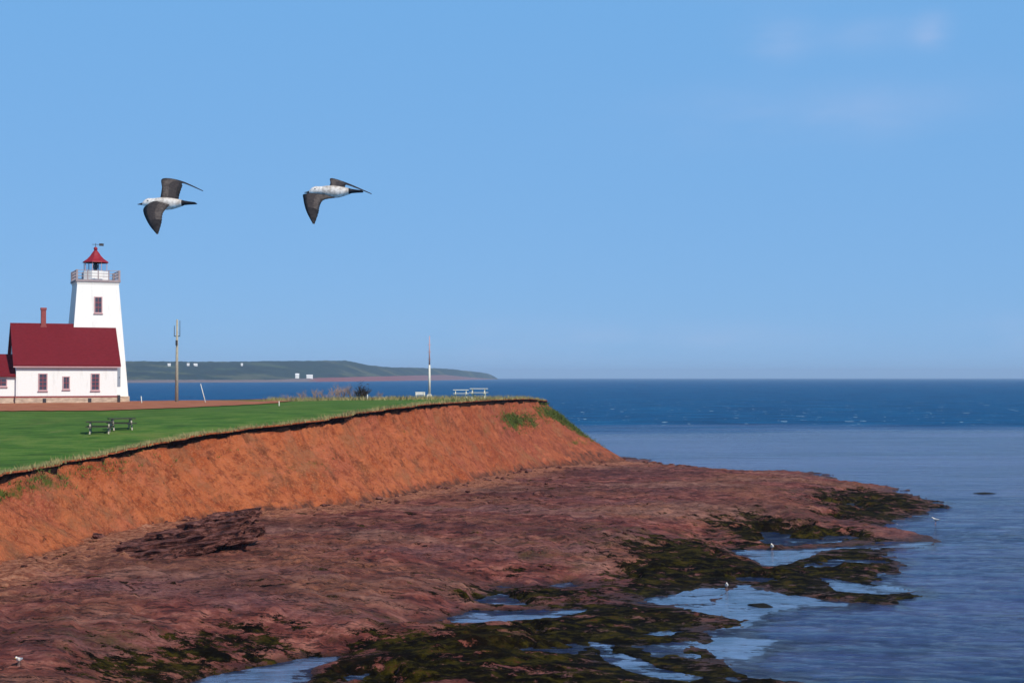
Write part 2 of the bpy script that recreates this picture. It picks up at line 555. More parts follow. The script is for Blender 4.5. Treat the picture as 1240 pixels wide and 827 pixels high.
M = {}
M['cliff'] = mat_cliff()
M['shore'] = mat_foreshore()
M['grass'] = mat_grass()
M['dirt'] = mat_dirt()
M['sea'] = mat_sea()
M['coast'] = mat_coast()
tw = NT('white_paint')
_s = tw.n('ShaderNodeSeparateXYZ'); tw.put(_s.inputs[0], tw.position())
_w = tw.math('FRACT', tw.math('MULTIPLY', _s.outputs[2], 5.5))
_st = tw.noise(1.2, 6, .7, tw.mapping((2, 2, .35)))
_c = tw.mix(tw.math('MULTIPLY', tw.step(_st, .55, .72), .5), srgb(236, 235, 231), srgb(206, 202, 196))
_c = tw.mix(tw.math('MULTIPLY', tw.step(_w, .12, .0), .35), _c, srgb(150, 148, 150))
M['white'] = tw.set(_c, .65, .25, tw.bump(_w, .6, .02))
M['roof'] = simple('red_shingle', srgb(92, 16, 26), srgb(110, 24, 35), 2.5, .8, .2, .02, (1, 1, 6))
M['red'] = simple('red_paint', srgb(126, 22, 36), srgb(146, 32, 46), 3, .6)
M['trim'] = simple('pink_trim', srgb(178, 142, 146), srgb(196, 160, 160), 3, .6)
M['sash'] = simple('maroon_sash', srgb(122, 60, 70), srgb(140, 76, 84), 3, .6)
M['stone'] = simple('beige_stone', srgb(150, 128, 112), srgb(206, 184, 160), 1.6, .9, .2, .03, (1, 1, 3))
M['dark'] = simple('dark_metal', srgb(44, 44, 50), srgb(62, 60, 64), 3, .6)
M['deck'] = simple('grey_deck', srgb(140, 126, 130), srgb(164, 150, 152), 3, .7)
M['brick'] = simple('red_brick', srgb(128, 62, 62), srgb(150, 78, 76), 4, .9)
M['greyblue'] = simple('plain_grey', srgb(122, 132, 146), srgb(140, 148, 160), 3, .7)
M['wood'] = simple('weathered_wood', srgb(142, 136, 122), srgb(176, 170, 152), 6, .85, .2, .01, (1, 6, 1))
M['palewood'] = simple('pale_wood', srgb(204, 200, 184), srgb(226, 222, 208), 6, .8)
M['darkwood'] = simple('dark_stained_wood', srgb(48, 46, 40), srgb(66, 62, 52), 6, .85)
M['twig'] = simple('dry_twigs', srgb(136, 110, 100), srgb(166, 142, 128), 3, .9)
M['darktwig'] = simple('dark_twigs', srgb(52, 42, 34), srgb(74, 60, 46), 3, .9)
M['straw'] = simple('dry_grass', srgb(120, 112, 70), srgb(156, 146, 100), 2, .9)
M['blade'] = simple('green_blades', srgb(60, 78, 28), srgb(98, 110, 48), 2, .9)
tr = NT('dark_red_rock')
_p = tr.position()
_f = tr.noise(2.6, 7, .72, tr.mapping((.7, .7, 2.2)))
_g = tr.noise(9, 4, .7)
_c = tr.ramp(_f, [(.4, srgb(44, 22, 20)), (.5, srgb(96, 54, 47)), (.6, srgb(138, 92, 82))])
_c = tr.mix(tr.math('MULTIPLY', tr.step(_g, .55, .66), .6), _c, srgb(122, 90, 80))
M['rock'] = tr.set(_c, .9, .15, tr.bump(tr.math('ADD', _f, tr.math('MULTIPLY', _g, .3)), 1.0, .3))
M['lamp'] = simple('lamp_lens', srgb(40, 46, 56), srgb(70, 76, 84), 3, .2)
M['wetrock'] = simple('wet_weedy_rock', srgb(18, 17, 15), srgb(34, 31, 24), 3, .8, .1)
tg = NT('window_glass')
tg.set(srgb(70, 66, 78), .08, .6)
M['glass'] = tg.m
tl = NT('lantern_glass')
tl.set(srgb(220, 232, 240), .05, .5)
tl.b.inputs['Transmission Weight'].default_value = 1.0
tl.b.inputs['IOR'].default_value = 1.05
M['lantern_glass'] = tl.m


def mat_feather(name, a, b, scale, rough=.8):
    t = NT(name)
    f = t.noise(scale, 4, .6, t.mapping((1, 1, 1), src=t.objpos()))
    return t.set(t.ramp(f, [(.38, a), (.6, b)]), rough, .2)


M['feather_body'] = mat_feather('mottled_pale_feathers', srgb(158, 148, 138), srgb(206, 200, 192), 22)
M['feather_head'] = mat_feather('white_feathers', srgb(190, 182, 172), srgb(226, 222, 216), 40)
M['feather_wing'] = mat_feather('dark_brown_feathers', srgb(44, 41, 43), srgb(60, 55, 55), 40)
M['feather_covert'] = mat_feather('brown_covert_feathers', srgb(58, 53, 52), srgb(84, 77, 74), 40)
M['feather_tip'] = mat_feather('blackish_feathers', srgb(26, 25, 28), srgb(44, 42, 44), 22)
M['feather_grey'] = mat_feather('grey_feathers', srgb(128, 134, 142), srgb(160, 164, 170), 14)
M['beak'] = simple('dark_beak', srgb(40, 34, 34), srgb(60, 48, 44), 5, .5)
M['yellow'] = simple('yellow_bill', srgb(190, 150, 50), srgb(210, 170, 70), 5, .5)
M['legs'] = simple('pink_legs', srgb(170, 130, 120), srgb(190, 150, 136), 5, .6)

# ------------------------------------------------------------------ headland: control lines
EDGE_PX = [(0, 576, 74.5), (100, 555, 84), (200, 533, 94), (300, 518, 100.5), (385, 508, 107), (430, 500, 113), (480, 493, 121),
           (520, 488.5, 129), (560, 486.5, 138), (600, 483.5, 147), (640, 482.5, 160), (662, 484.5, 168)]
edge_c = [Vector((-33, 14, 3.5)), Vector((-31, 34, 4.1)), Vector((-28.9, 55, 4.7))] + [at(*p) for p in EDGE_PX]
foot_c = [Vector((-29, 14, 1.6)), Vector((-27, 34, 1.6)), Vector((-25, 55, 1.58)), Vector((-23, 76, 1.54)), Vector((-21.6, 86, 1.52)), Vector((-18.2, 92.5, 1.5)),
          Vector((-14, 98, 1.5)), Vector((-10.2, 105, 1.45)), Vector((-8, 112, 1.4)), Vector((-5, 120.5, 1.35)), Vector((-2.5, 130, 1.3)),
          Vector((1, 140, 1.2)), Vector((4.5, 150, 1.1)), Vector((8.8, 161, 1.0)), Vector((13.6, 170, .75))]
edge_c += [Vector((3.6, 170.6, 7.8)), Vector((.5, 172, 7.9)), Vector((-10, 171, 8.1)), Vector((-24, 164, 8.1)), Vector((-36, 154, 8.0)), Vector((-60, 151, 8.0)), Vector((-140, 151, 8.0))]
foot_c += [Vector((13, 177, -.3)), Vector((4, 181, -.4)), Vector((-8, 179, -.4)), Vector((-22, 172, -.4)), Vector((-35, 162, -.4)), Vector((-60, 159, -.4)), Vector((-140, 159, -.4))]


def catmull(pts, per):
    out = []
    n = len(pts)
    for i in range(n - 1):
        p0, p1, p2, p3 = pts[max(i - 1, 0)], pts[i], pts[i + 1], pts[min(i + 2, n - 1)]
        for k in range(per):
            t = k / per
            out.append(.5 * ((2 * p1) + (p2 - p0) * t + (2 * p0 - 5 * p1 + 4 * p2 - p3) * t * t + (3 * p1 - p0 - 3 * p2 + p3) * t ** 3))
    out.append(pts[-1])
    return np.array([tuple(p) for p in out])


PER = 56
EDGE = catmull(edge_c, PER)
FOOT = catmull(foot_c, PER)
arc = np.concatenate([[0], np.cumsum(np.linalg.norm(np.diff(EDGE[:, :2], axis=0), axis=1))])
nrm = FOOT - EDGE
nrm[:, 2] = 0
nrm /= np.linalg.norm(nrm, axis=1)[:, None]
# ragged lip: bites and lobes in the turf line
jag = .7 * fbm(arc * .22, arc * 0, 0, 31, 3) + .6 * fbm(arc * .9, arc * 0, 3, 35, 4, .65)
EDGE[:, :2] += nrm[:, :2] * jag[:, None]
FOOT[:, :2] += nrm[:, :2] * (1.1 * fbm(arc * .13, arc * 0, 9, 41, 3) + .8 * fbm(arc * .55, arc * 0, 5, 45, 4, .6))[:, None]
EDGE_F = EDGE[: PER * 14 + 1]           # the seaward front, up to the tip

_ey = np.array([14, 34, 55, 74.5, 84, 94, 100.5, 107, 113, 121, 129, 138, 147, 160, 168, 172])
_ez = np.array([3.5, 4.1, 4.7] + [at(*p).z for p in EDGE_PX] + [7.9])
_lz = np.interp(_ey, [14, 34, 55, 74.5, 95, 110, 125, 139, 150, 172], [3.5, 4.1, 4.7, 5.35, 6.3, 6.95, 7.58, 8.0, 8.0, 7.95])
_ex = np.interp(_ey, EDGE_F[:, 1], EDGE_F[:, 0])


def zlawn(X, Y):
    X = np.asarray(X, float); Y = np.asarray(Y, float)
    a = np.interp(Y, _ey, _ez)
    b = np.interp(Y, _ey, _lz)
    w = np.clip((np.interp(Y, _ey, _ex) - X - 4) / 26, 0, 1)
    w = w * w * (3 - 2 * w)
    return a * (1 - w) + b * w + .10 * fbm(X * .12, Y * .12, 0, 5, 3) * np.clip(np.interp(Y, _ey, _ex) - X, 0, 1)


def zl(x, y):
    return float(zlawn(np.array([x]), np.array([y]))[0])


def on_lawn(px, py, lo=60, hi=175):
    """first point where the line of sight meets the lawn"""
    prev = None
    for Y in np.arange(lo, hi, .25):
        p = at(px, py, Y)
        d = p.z - zl(p.x, p.y)
        if d <= 0:
            return Vector((p.x, p.y, zl(p.x, p.y)))
    return None


# lawn: triangulated sheet bounded by the same ragged line
def poly_sheet(name, boundary, interior, zf, mat, attrs_f=None, kind='structure', lift=0.0):
    nb = len(boundary)
    pts = [Vector((p[0], p[1])) for p in boundary] + [Vector((p[0], p[1])) for p in interior]
    edges = [(i, (i + 1) % nb) for i in range(nb)]
    v, e, f, ov, oe, of = geometry.delaunay_2d_cdt(pts, edges, [], 1, 1e-4)
    V = np.array([(p.x, p.y) for p in v])
    Z = zf(V[:, 0], V[:, 1]) + lift
    o = tri_mesh(name, np.column_stack([V, Z]), [list(t) for t in f], mat, attrs=attrs_f(V) if attrs_f else None)
    me = o.data
    if me.polygons and sum(p.normal.z for p in list(me.polygons)[:50]) < 0:
        me.flip_normals()
    return tag(o, kind=kind)


bound = [tuple(p[:2]) for p in EDGE] + [(-140, 14)]
gx, gy = np.meshgrid(np.arange(-80, 6, 1.0), np.arange(15, 172, 1.0))
ip = np.column_stack([gx.ravel(), gy.ravel()]) + rng.uniform(-.35, .35, (gx.size, 2))
# keep those safely inside the boundary
B = np.array(bound)


def inside(P, poly):
    x, y = P[:, 0], P[:, 1]
    c = np.zeros(len(P), bool)
    n = len(poly)
    for i in range(n):
        x0, y0 = poly[i]; x1, y1 = poly[(i + 1) % n]
        if y0 == y1: continue
        hit = ((y0 > y) != (y1 > y)) & (x < (x1 - x0) * (y - y0) / (y1 - y0) + x0)
        c ^= hit
    return c


def polydist(P, poly, closed=True):
    n = len(poly)
    best = np.full(len(P), 1e9)
    for i in range(n if closed else n - 1):
        a = np.array(poly[i]); b = np.array(poly[(i + 1) % n])
        d = b - a
        L = d @ d
        t = np.clip(((P - a) @ d) / max(L, 1e-9), 0, 1)
        q = P - (a + t[:, None] * d)
        best = np.minimum(best, q[:, 0] ** 2 + q[:, 1] ** 2)
    return np.sqrt(best)


def sdf(P, poly):
    return np.where(inside(P, poly), 1, -1) * polydist(P, poly)


keep = inside(ip, B)
ip = ip[keep]
ip = ip[polydist(ip, B[::4]) > .8]


brown_c = on_lawn(72, 522)


def lawn_attrs(V):
    d = polydist(V, B[::3], True)
    dry = np.clip(1 - d / 2.4, 0, 1)
    Y = V[:, 1]
    # longer bleached grass along the back rim, and one worn patch
    back = np.clip(1 - polydist(V, B[PER * 14::3], False) / 4.0, 0, 1) * .8
    patch = .62 * np.exp(-(((V[:, 0] - brown_c.x) / 1.1) ** 2 + ((V[:, 1] - brown_c.y) / 2.2) ** 2))
    return {'dry': np.maximum(np.maximum(dry, back), patch)}


poly_sheet('lawn', bound, ip, zlawn, M['grass'], lawn_attrs)

# red dirt lane past the lighthouse
lane = []
for px, py in [(-200, 500), (-60, 499), (60, 498), (160, 496.5), (240, 493.5), (300, 490.5), (345, 487)]:
    p = on_lawn(px, py)
    lane.append((p.x, p.y))
lane += [(-24, 147.5), (-34, 150), (-60, 149.5), (-78, 149)]
lane = [tuple(p) for p in catmull([Vector((*p, 0)) for p in lane], 8)[:, :2]]
lane[:] = [(x + .35 * math.sin(i * 1.7), y + .3 * math.sin(i * 2.3)) for i, (x, y) in enumerate(lane)]
LB = np.array(lane)
li = ip[inside(ip, LB)]
li = li[polydist(li, LB) > .6]
poly_sheet('dirt_road', lane, li, zlawn, M['dirt'], lift=.06)


# ------------------------------------------------------------------ cliff
def build_cliff():
    nu = len(EDGE)
    ts = np.concatenate([np.linspace(0, 1, 64)])
    rows = []
    green = []; soil = []; rub = []
    H = EDGE[:, 2] - FOOT[:, 2]
    und = .36 + .5 * fbm(arc * .5, arc * 0, 7, 51, 3)
    soil_d = .42 + .4 * fbm(arc * .7, arc * 0, 2, 57, 4)
    # turf lip, then the undercut face of topsoil
    lip = [(0.02, 0.0), (.07, -.06), (.03, -.14), (-.25, -.2), (-.5, -.34), (-.62, -.55)]
    for k, (o, dz) in enumerate(lip):
        off = o if o > 0 else o * und * 1.35
        p = EDGE.copy()
        p[:, :2] += nrm[:, :2] * (np.zeros(nu) + off)[:, None]
        p[:, 2] += dz * (1 if k < 3 else soil_d * 1.5)
        rows.append(p)
        green.append(np.full(nu, .3 if k < 2 else 0)); soil.append(np.full(nu, 1.0 if k >= 2 else .0)); rub.append(np.zeros(nu))
    top = rows[-1].copy()
    bot = FOOT.copy(); bot[:, 2] -= .35
    tipw = np.clip((EDGE[:, 1] - 150) / 16, 0, 1)
    for t in ts[1:]:
        hz = t ** 1.12
        vt = t ** .92
        p = top + (bot - top) * np.array([0, 0, 0])
        p[:, :2] = top[:, :2] + (bot[:, :2] - top[:, :2]) * hz
        p[:, 2] = top[:, 2] + (bot[:, 2] - top[:, 2]) * vt
        amp = math.sin(math.pi * min(1, t * 1.05)) ** .6 if t < .95 else .3
        s = arc - 3.0 * t        # gullies run slantwise down the face
        g = .6 * fbm(s * .16, np.full(nu, t * .5), 0, 61, 3) + .34 * fbm(s * .6, np.full(nu, t * 1.2), 0, 66, 4) \
            + .26 * fbm(s * 1.8, np.full(nu, t * 7), 0, 71, 5, .65) - .34 * np.abs(fbm(s * .45, np.full(nu, t * .9), 4, 77, 3))
        p[:, :2] += nrm[:, :2] * (g * amp)[:, None]
        p[:, 2] += .12 * fbm(arc * 1.6, np.full(nu, t * 14), 2, 81, 3) * amp
        rows.append(p)
        gg = np.zeros(nu)
        # left part below the lip, and mats towards the tip
        gg += np.clip((88 - EDGE[:, 1]) / 10, 0, 1) * np.clip(1 - abs(t - .14) / .2, 0, 1) * .62
        for (y0, t0, ry, rt, a) in ((150.5, .24, 3.0, .13, 1.0), (166, .16, 6, .13, .9), (168.2, .40, 1.6, .3, .7), (163, .62, 6, .12, .45), (125, .22, 12, .1, .32), (105, .4, 8, .2, .3), (142, .35, 6, .1, .3)):
            gg = np.maximum(gg, a * np.exp(-((EDGE[:, 1] - y0) / ry) ** 2 - ((t - t0) / rt) ** 2))
        green.append(gg)
        soil.append(np.full(nu, max(0.0, 1 - t / .03)))
        tipr = np.exp(-((EDGE[:, 1] - 160) / 11) ** 2) * np.clip((t - .55) / .25, 0, 1) * .62
        rub.append(np.maximum(np.full(nu, np.clip((t - .7) / .28, 0, 1) * .8), tipr))
    P = np.stack(rows, 1)
    o = grid_mesh('cliff', P, M['cliff'], attrs={'green': np.stack(green, 1), 'soil': np.stack(soil, 1), 'rubble': np.stack(rub, 1)}, flip=True)
    tag(o, kind='structure')
    return P


CLIFF = build_cliff()

# ------------------------------------------------------------------ foreshore: wave-cut rock platform with pools
def G(pts, z=0.0):
    return [tuple(ground(px, py, z)[:2]) for px, py in pts]


LAND = G([(752, 553.5), (775, 556), (800, 560), (850, 567.5), (905, 571), (985, 572), (1010, 580), (1070, 589), (1085, 597), (1125, 603), (1143, 612),
          (1120, 622), (1085, 630), (1058, 634), (1075, 641), (1128, 650), (1122, 655), (1060, 659), (1066, 666), (1083, 677), (1088, 690), (1070, 697),
          (1035, 703), (1018, 709), (1075, 714), (1125, 721), (1080, 728), (1005, 728), (955, 719), (900, 708), (848, 711), (800, 724), (765, 730),
          (840, 740), (905, 751), (882, 758), (836, 762), (852, 776), (838, 790), (872, 803), (880, 814), (960, 822), (985, 840), (990, 900)])
LAND += [(8, 30), (-70, 30), (-70, 150), (-10, 178), (6, 184)]
POOLS = [G([(500, 757), (535, 750), (570, 740.5), (640, 739), (716, 739), (690, 746), (640, 752), (570, 759), (505, 763)]),
         G([(205, 832), (250, 818), (330, 802), (380, 795), (418, 793), (414, 798), (378, 810), (372, 826), (380, 850), (190, 850)]),
         G([(712, 777), (745, 782), (765, 793), (800, 806), (850, 819), (838, 824), (800, 821), (752, 807), (728, 793)]),
         G([(885, 665), (940, 666), (1060, 661), (1130, 655), (1128, 662), (1010, 666), (985, 674), (955, 684), (925, 687), (905, 675)]),
         G([(596, 709), (612, 708), (632, 712), (612, 715)]), G([(660, 708), (690, 704), (700, 709), (678, 713)]),
         G([(834, 656), (850, 653), (868, 656), (852, 659)]), G([(990, 700), (1040, 706), (1110, 715), (1060, 719), (1010, 716)]),
         G([(776, 727), (800, 721), (850, 712), (880, 712), (860, 730), (800, 733)]),
         G([(770, 770), (800, 764), (832, 764), (815, 772)])]
WEED = [(G([(985, 600), (1040, 596), (1100, 600), (1145, 611), (1110, 628), (1050, 635), (985, 628)]), 1.0),
        (G([(870, 640), (900, 632), (970, 640), (1040, 644), (1060, 656), (960, 664), (890, 666), (860, 655)]), 1.0),
        (G([(745, 672), (800, 664), (880, 664), (920, 684), (985, 672), (1010, 664), (1075, 662), (1095, 690), (1060, 728), (960, 722), (890, 708), (780, 730), (735, 715)]), .95),
        (G([(1000, 708), (1130, 719), (1080, 733), (980, 727)]), 1.0),
        (G([(655, 742), (760, 733), (850, 740), (910, 750), (850, 765), (860, 800), (980, 820), (990, 860), (360, 860), (378, 812), (430, 790), (520, 776), (600, 764)]), .92),
        (G([(190, 806), (260, 786), (345, 781), (400, 792), (320, 806), (240, 826), (200, 850), (90, 850), (110, 820)]), .78),
        (G([(520, 730), (600, 716), (700, 713), (760, 724), (700, 738), (560, 738)]), .8)]
FILM = [(G([(360, 768), (460, 755), (560, 768), (700, 762), (860, 770), (860, 800), (640, 800), (430, 790)]), .55),
        (G([(560, 672), (700, 655), (860, 645), (900, 610), (1000, 590), (1090, 592), (1090, 640), (900, 665), (740, 720), (600, 705)]), .42),
        (G([(30, 792), (180, 785), (240, 795), (160, 825), (30, 845)]), .5)]


def zfoot(Y):
    return np.interp(Y, [30, 76, 105, 130, 150, 170, 182], [1.6, 1.55, 1.45, 1.3, 1.1, .8, .3])


def shore_height(X, Y, full=False):
    P = np.column_stack([X, Y])
    k = np.clip(Y / 90, .5, 1.6)
    wx = 1.1 * k * fbm(X * .2, Y * .14, 0, 101, 7, .66)
    wy = 2.4 * k * fbm(X * .2, Y * .14, 5, 107, 7, .66)
    W = P + np.column_stack([wx, wy])
    sl = sdf(W, LAND)
    sp = np.full(len(P), -1e9)
    Wp = P + np.column_stack([wx, wy]) * .55
    for pool in POOLS:
        sp = np.maximum(sp, sdf(Wp, pool))
    sp = sp + .6 * k * fbm(X * .9, Y * .6, 7, 165, 5, .68)
    weed = np.zeros(len(P)); film = np.zeros(len(P))
    for poly, a in WEED:
        weed = np.maximum(weed, a * np.clip(.45 + sdf(W, poly) / (4.6 * k), 0, 1))
    for poly, a in FILM:
        film = np.maximum(film, a * np.clip(.5 + sdf(W, poly) / (5 * k), 0, 1))
    base = zfoot(Y) * (1 - np.exp(-np.clip(sl, 0, None) / 9.0))
    base = base * (1 - .55 * weed)
    # bedding: low ledges that step down across the platform
    q = X * .35 + Y * .16 + 1.6 * fbm(X * .07, Y * .05, 2, 113, 5, .6)
    led = (q - np.floor(q)); led = np.where(led < .88, led / .88, (1 - led) / .12)
    q2 = X * .5 - Y * .45 + 2.2 * fbm(X * .12, Y * .1, 8, 117, 5, .6)
    led2 = (q2 - np.floor(q2)); led2 = np.where(led2 < .9, led2 / .9, (1 - led2) / .1)
    rough = .22 * fbm(X * .3, Y * .24, 0, 121, 5, .6) + .14 * (led - .5) + .10 * (led2 - .5) * np.clip(.5 + 2 * fbm(X * .06, Y * .05, 3, 119, 2), 0, 1) \
        + .12 * fbm(X * 1.4, Y * 1.1, 1, 127, 5, .65) + .10 * np.abs(fbm(X * .9, Y * .6, 6, 131, 4, .6)) - .1 * np.clip(.08 - np.abs(fbm(X * .5, Y * .5, 9, 135, 4)), 0, 1) * 12 * .5
    sl = sl + 1.7 * k * fbm(X * .7, Y * .42, 2, 161, 6, .7)
    h = base + .02 + rough * np.clip(.5 + sl / 4, .3, 1.0) * (1 - .25 * weed)
    h = np.where(sl < 0, np.maximum(-.5, .14 * sl) + .02 + .3 * rough, h)
    # puddles left in the hollows of the weed beds
    pud = fbm(X * .22, Y * .2, 4, 145, 5, .62)
    pq = np.clip((pud - .10) * 6, 0, 1) * np.clip((weed - .3) * 3, 0, 1) * np.clip(sl / 1.0, 0, 1)
    h = h * (1 - pq) - .06 * pq
    pw = np.exp(-np.clip(-sp, 0, None) / 2.2)
    lump = np.clip(weed - .3, 0, 1) * (.05 + .13 * fbm(X * 1.3, Y * 1.0, 8, 151, 5, .65))
    h = h + np.where((sl > 0) & (sp < 0), lump * (1 - .7 * pq), 0)
    h = np.where(sp > 0, -.015 - .16 * (1 - np.exp(-sp)) + .22 * np.clip(fbm(X * .7, Y * .55, 11, 169, 5, .65) - .12, 0, 1), h * (1 - pw) + .012 * pw)
    if full:
        wet = np.clip(1 - h / .5, 0, 1)
        df = polydist(P, [tuple(p[:2]) for p in FOOT[PER * 2:PER * 14:14]], False)
        return h, weed, film, wet, np.clip(1 - df / 7.0, 0, 1)
    return h


def build_foreshore():
    nr, nc = 470, 880
    inv = np.linspace(1 / 34.0, 1 / 215.0, nr)
    Y = 1 / inv
    tn = np.linspace(-.62, .44, nc)
    XX = Y[:, None] * tn[None, :]
    YY = np.repeat(Y[:, None], nc, 1)
    h, weed, film, wet, tal = shore_height(XX.ravel(), YY.ravel(), True)
    P = np.stack([XX, YY, h.reshape(nr, nc)], -1)
    o = grid_mesh('foreshore', P, M['shore'], attrs={'weed': weed, 'film': film, 'wet': wet, 'talus': tal})
    tag(o, kind='structure')
    me = o.data
    if me.polygons[1000].normal.z < 0:
        me.flip_normals()


build_foreshore()


BAYS = [G([(770, 735), (790, 724), (850, 706), (905, 704), (965, 718), (1010, 726), (1040, 733), (960, 740), (930, 752), (900, 760), (860, 762), (820, 748)]),
        G([(820, 772), (850, 764), (905, 770), (945, 779), (915, 798), (880, 804), (850, 808), (828, 792)])]


def build_sea():
    inv = np.linspace(1 / 24.0, 1 / 420.0, 640)
    Y = np.concatenate([1 / inv, np.geomspace(420, 15000, 26)[1:]])
    tn = np.concatenate([np.linspace(-2.2, -.4, 14)[:-1], np.linspace(-.4, .44, 520), np.linspace(.44, 2.2, 14)[1:]])
    XX = Y[:, None] * tn[None, :]
    YY = np.repeat(Y[:, None], len(tn), 1)
    X, Yv = XX.ravel(), YY.ravel()
    calm = np.zeros(len(X))
    m = (Yv < 130) & (np.abs(X) < .5 * Yv)
    k = np.clip(Yv[m] / 90, .5, 1.6)
    W = np.column_stack([X[m] + 1.1 * k * fbm(X[m] * .25, Yv[m] * .2, 0, 401, 6, .66), Yv[m] + 2.4 * k * fbm(X[m] * .25, Yv[m] * .2, 5, 407, 6, .66)])
    c = np.full(m.sum(), -9.0)
    for poly in POOLS + BAYS:
        c = np.maximum(c, sdf(W, poly))
    for poly, a in WEED:
        c = np.maximum(c, np.minimum(sdf(W, poly) - .2, -.2))
    calm[m] = np.clip(.5 + (c + .5) / 2.4, 0, 1)
    wv = .065 * fbm(X * .30 + .2 * Yv, Yv * .52, 0, 431, 3, .5) + .04 * fbm(X * .8 + .3 * Yv, Yv * .9, 3, 437, 2, .5)
    wv = wv * (1 - calm) * np.clip((150 - Yv) / 70, 0, 1) * (np.abs(X) < .55 * Yv)
    P = np.stack([XX, YY, wv.reshape(XX.shape)], -1)
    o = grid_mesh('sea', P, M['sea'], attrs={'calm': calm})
    if o.data.polygons[10].normal.z < 0: o.data.flip_normals()
    tag(o, kind='structure')


build_sea()


def shore_z(x, y):
    return float(shore_height(np.array([x]), np.array([y]))[0])


def on_shore(px, py):
    z = 1.0
    for _ in range(8):
        p = ground(px, py, z)
        z = .5 * z + .5 * shore_z(p.x, p.y)
    return Vector((p.x, p.y, shore_z(p.x, p.y)))


# ------------------------------------------------------------------ far coast
def build_coast():
    nu, nv = 420, 46
    px = np.linspace(-420, 604, nu)
    shore_y = np.interp(px, [-420, 0, 160, 300, 400, 470, 540, 590, 604], [464.2, 463.8, 463.6, 463, 462.3, 461.4, 460.4, 459.7, 459.4])
    ridge_y = np.interp(px, [-420, 0, 160, 230, 330, 400, 418, 432, 450, 480, 520, 548, 562, 580, 592, 599, 604], [436, 437.5, 438, 438.4, 438, 437.6, 437.2, 440, 443.5, 445.5, 446.3, 447.3, 449, 450.6, 452.6, 456, 459.4])
    red = np.interp(px, [300, 372, 385, 480, 520, 604], [0, 0, 1, 1, .7, .6])
    D = CAM_H * 1722.0 / (shore_y - 457)
    depth = np.interp(px, [-420, 400, 560, 604], [1100, 1000, 500, 60])
    P = np.zeros((nu, nv, 3)); sh = np.zeros((nu, nv))
    tn = (px - 620) / 1722.0
    for j in range(nv):
        t = j / (nv - 1)
        YY = D + depth * t
        ztop = CAM_H + (457 - ridge_y) / 1722.0 * (D + depth * .85)
        low = np.interp(px, [-420, 330, 385, 470, 540, 604], [5, 5, 9, 14, 20, 1])
        low = np.minimum(low, np.maximum(ztop, .5))
        if t < .04:
            z = low * 0 - 1 + t / .04
        elif t < .1:
            z = low * (t - .04) / .06
        else:
            tt = np.clip((t - .1) / .75, 0, 1)
            z = low + (ztop - low) * (tt * tt * (3 - 2 * tt)) - np.clip((t - .85) / .15, 0, 1) * ztop * .3
            z = z + (2.2 * fbm(tn * YY * .02, YY * .01, 0, 171, 4, .65) + 2.6 * np.abs(fbm(tn * YY * .07, YY * .013, 0, 177, 3, .6)) + .6) * np.clip(t * 3, 0, 1) * np.clip((604 - px) / 90, 0, 1)
        P[:, j, 0] = tn * YY; P[:, j, 1] = YY; P[:, j, 2] = z
        sh[:, j] = 1.0 if t < .08 else max(0, 1 - (t - .08) / .06)
    o = grid_mesh('far_coast', P, M['coast'], attrs={'shore': sh, 'red': np.repeat(red[:, None], nv, 1)}, smooth=False, flip=False)
    if o.data.polygons[nv * 30 + 20].normal.z < 0: o.data.flip_normals()
    tag(o, kind='structure')
    return P


COAST = build_coast()


def farm(name, px, py, w, d, hw, hr, label, group, rz=.2, wall='white', roof='dark', Y=None):
    """a gabled building far across the bay; stands on the coast surface seen at that pixel"""
    V = COAST.reshape(-1, 3)
    pxs = V[:, 0] / V[:, 1] * 1722 + 620
    pys = 457 - (V[:, 2] - CAM_H) / V[:, 1] * 1722
    k = np.argmin((pxs - px) ** 2 * .2 + (pys - py) ** 2 + .004 * V[:, 1])
    x, y, z = V[k]
    x = (px - 620) / 1722 * y
    root = empty(name, (x, y, z + 1.6), rz)
    bm = bmesh.new()
    hw2 = hw + .6
    box(bm, -w / 2, w / 2, -d / 2, d / 2, -4, hw2)
    for s in (-1, 1):   # gable triangles
        v = [bm.verts.new((s * w / 2, -d / 2, hw2)), bm.verts.new((s * w / 2, d / 2, hw2)), bm.verts.new((s * w / 2, 0, hw2 + hr - .1)),
             bm.verts.new((s * (w / 2 - .2), -d / 2, hw2)), bm.verts.new((s * (w / 2 - .2), d / 2, hw2)), bm.verts.new((s * (w / 2 - .2), 0, hw2 + hr - .1))]
        for f in ((0, 1, 2), (5, 4, 3), (0, 2, 5, 3), (1, 4, 5, 2)): bm.faces.new([v[i] for i in f])
    from_bm('wall', bm, M[wall], root)
    bm = bmesh.new()
    for s in (-1, 1):
        a = [(-w / 2 - .3, s * (d / 2 + .4), hw2 - .25), (w / 2 + .3, s * (d / 2 + .4), hw2 - .25), (w / 2 + .3, 0, hw2 + hr), (-w / 2 - .3, 0, hw2 + hr)]
        lo = [bm.verts.new(p) for p in a]; hi = [bm.verts.new((p[0], p[1], p[2] + .25)) for p in a]
        bm.faces.new(lo); bm.faces.new(hi)
        for i in range(4): bm.faces.new((lo[i], lo[(i + 1) % 4], hi[(i + 1) % 4], hi[i]))
    from_bm('roof', bm, M[roof], root)
    tag(root, label, 'building', group)


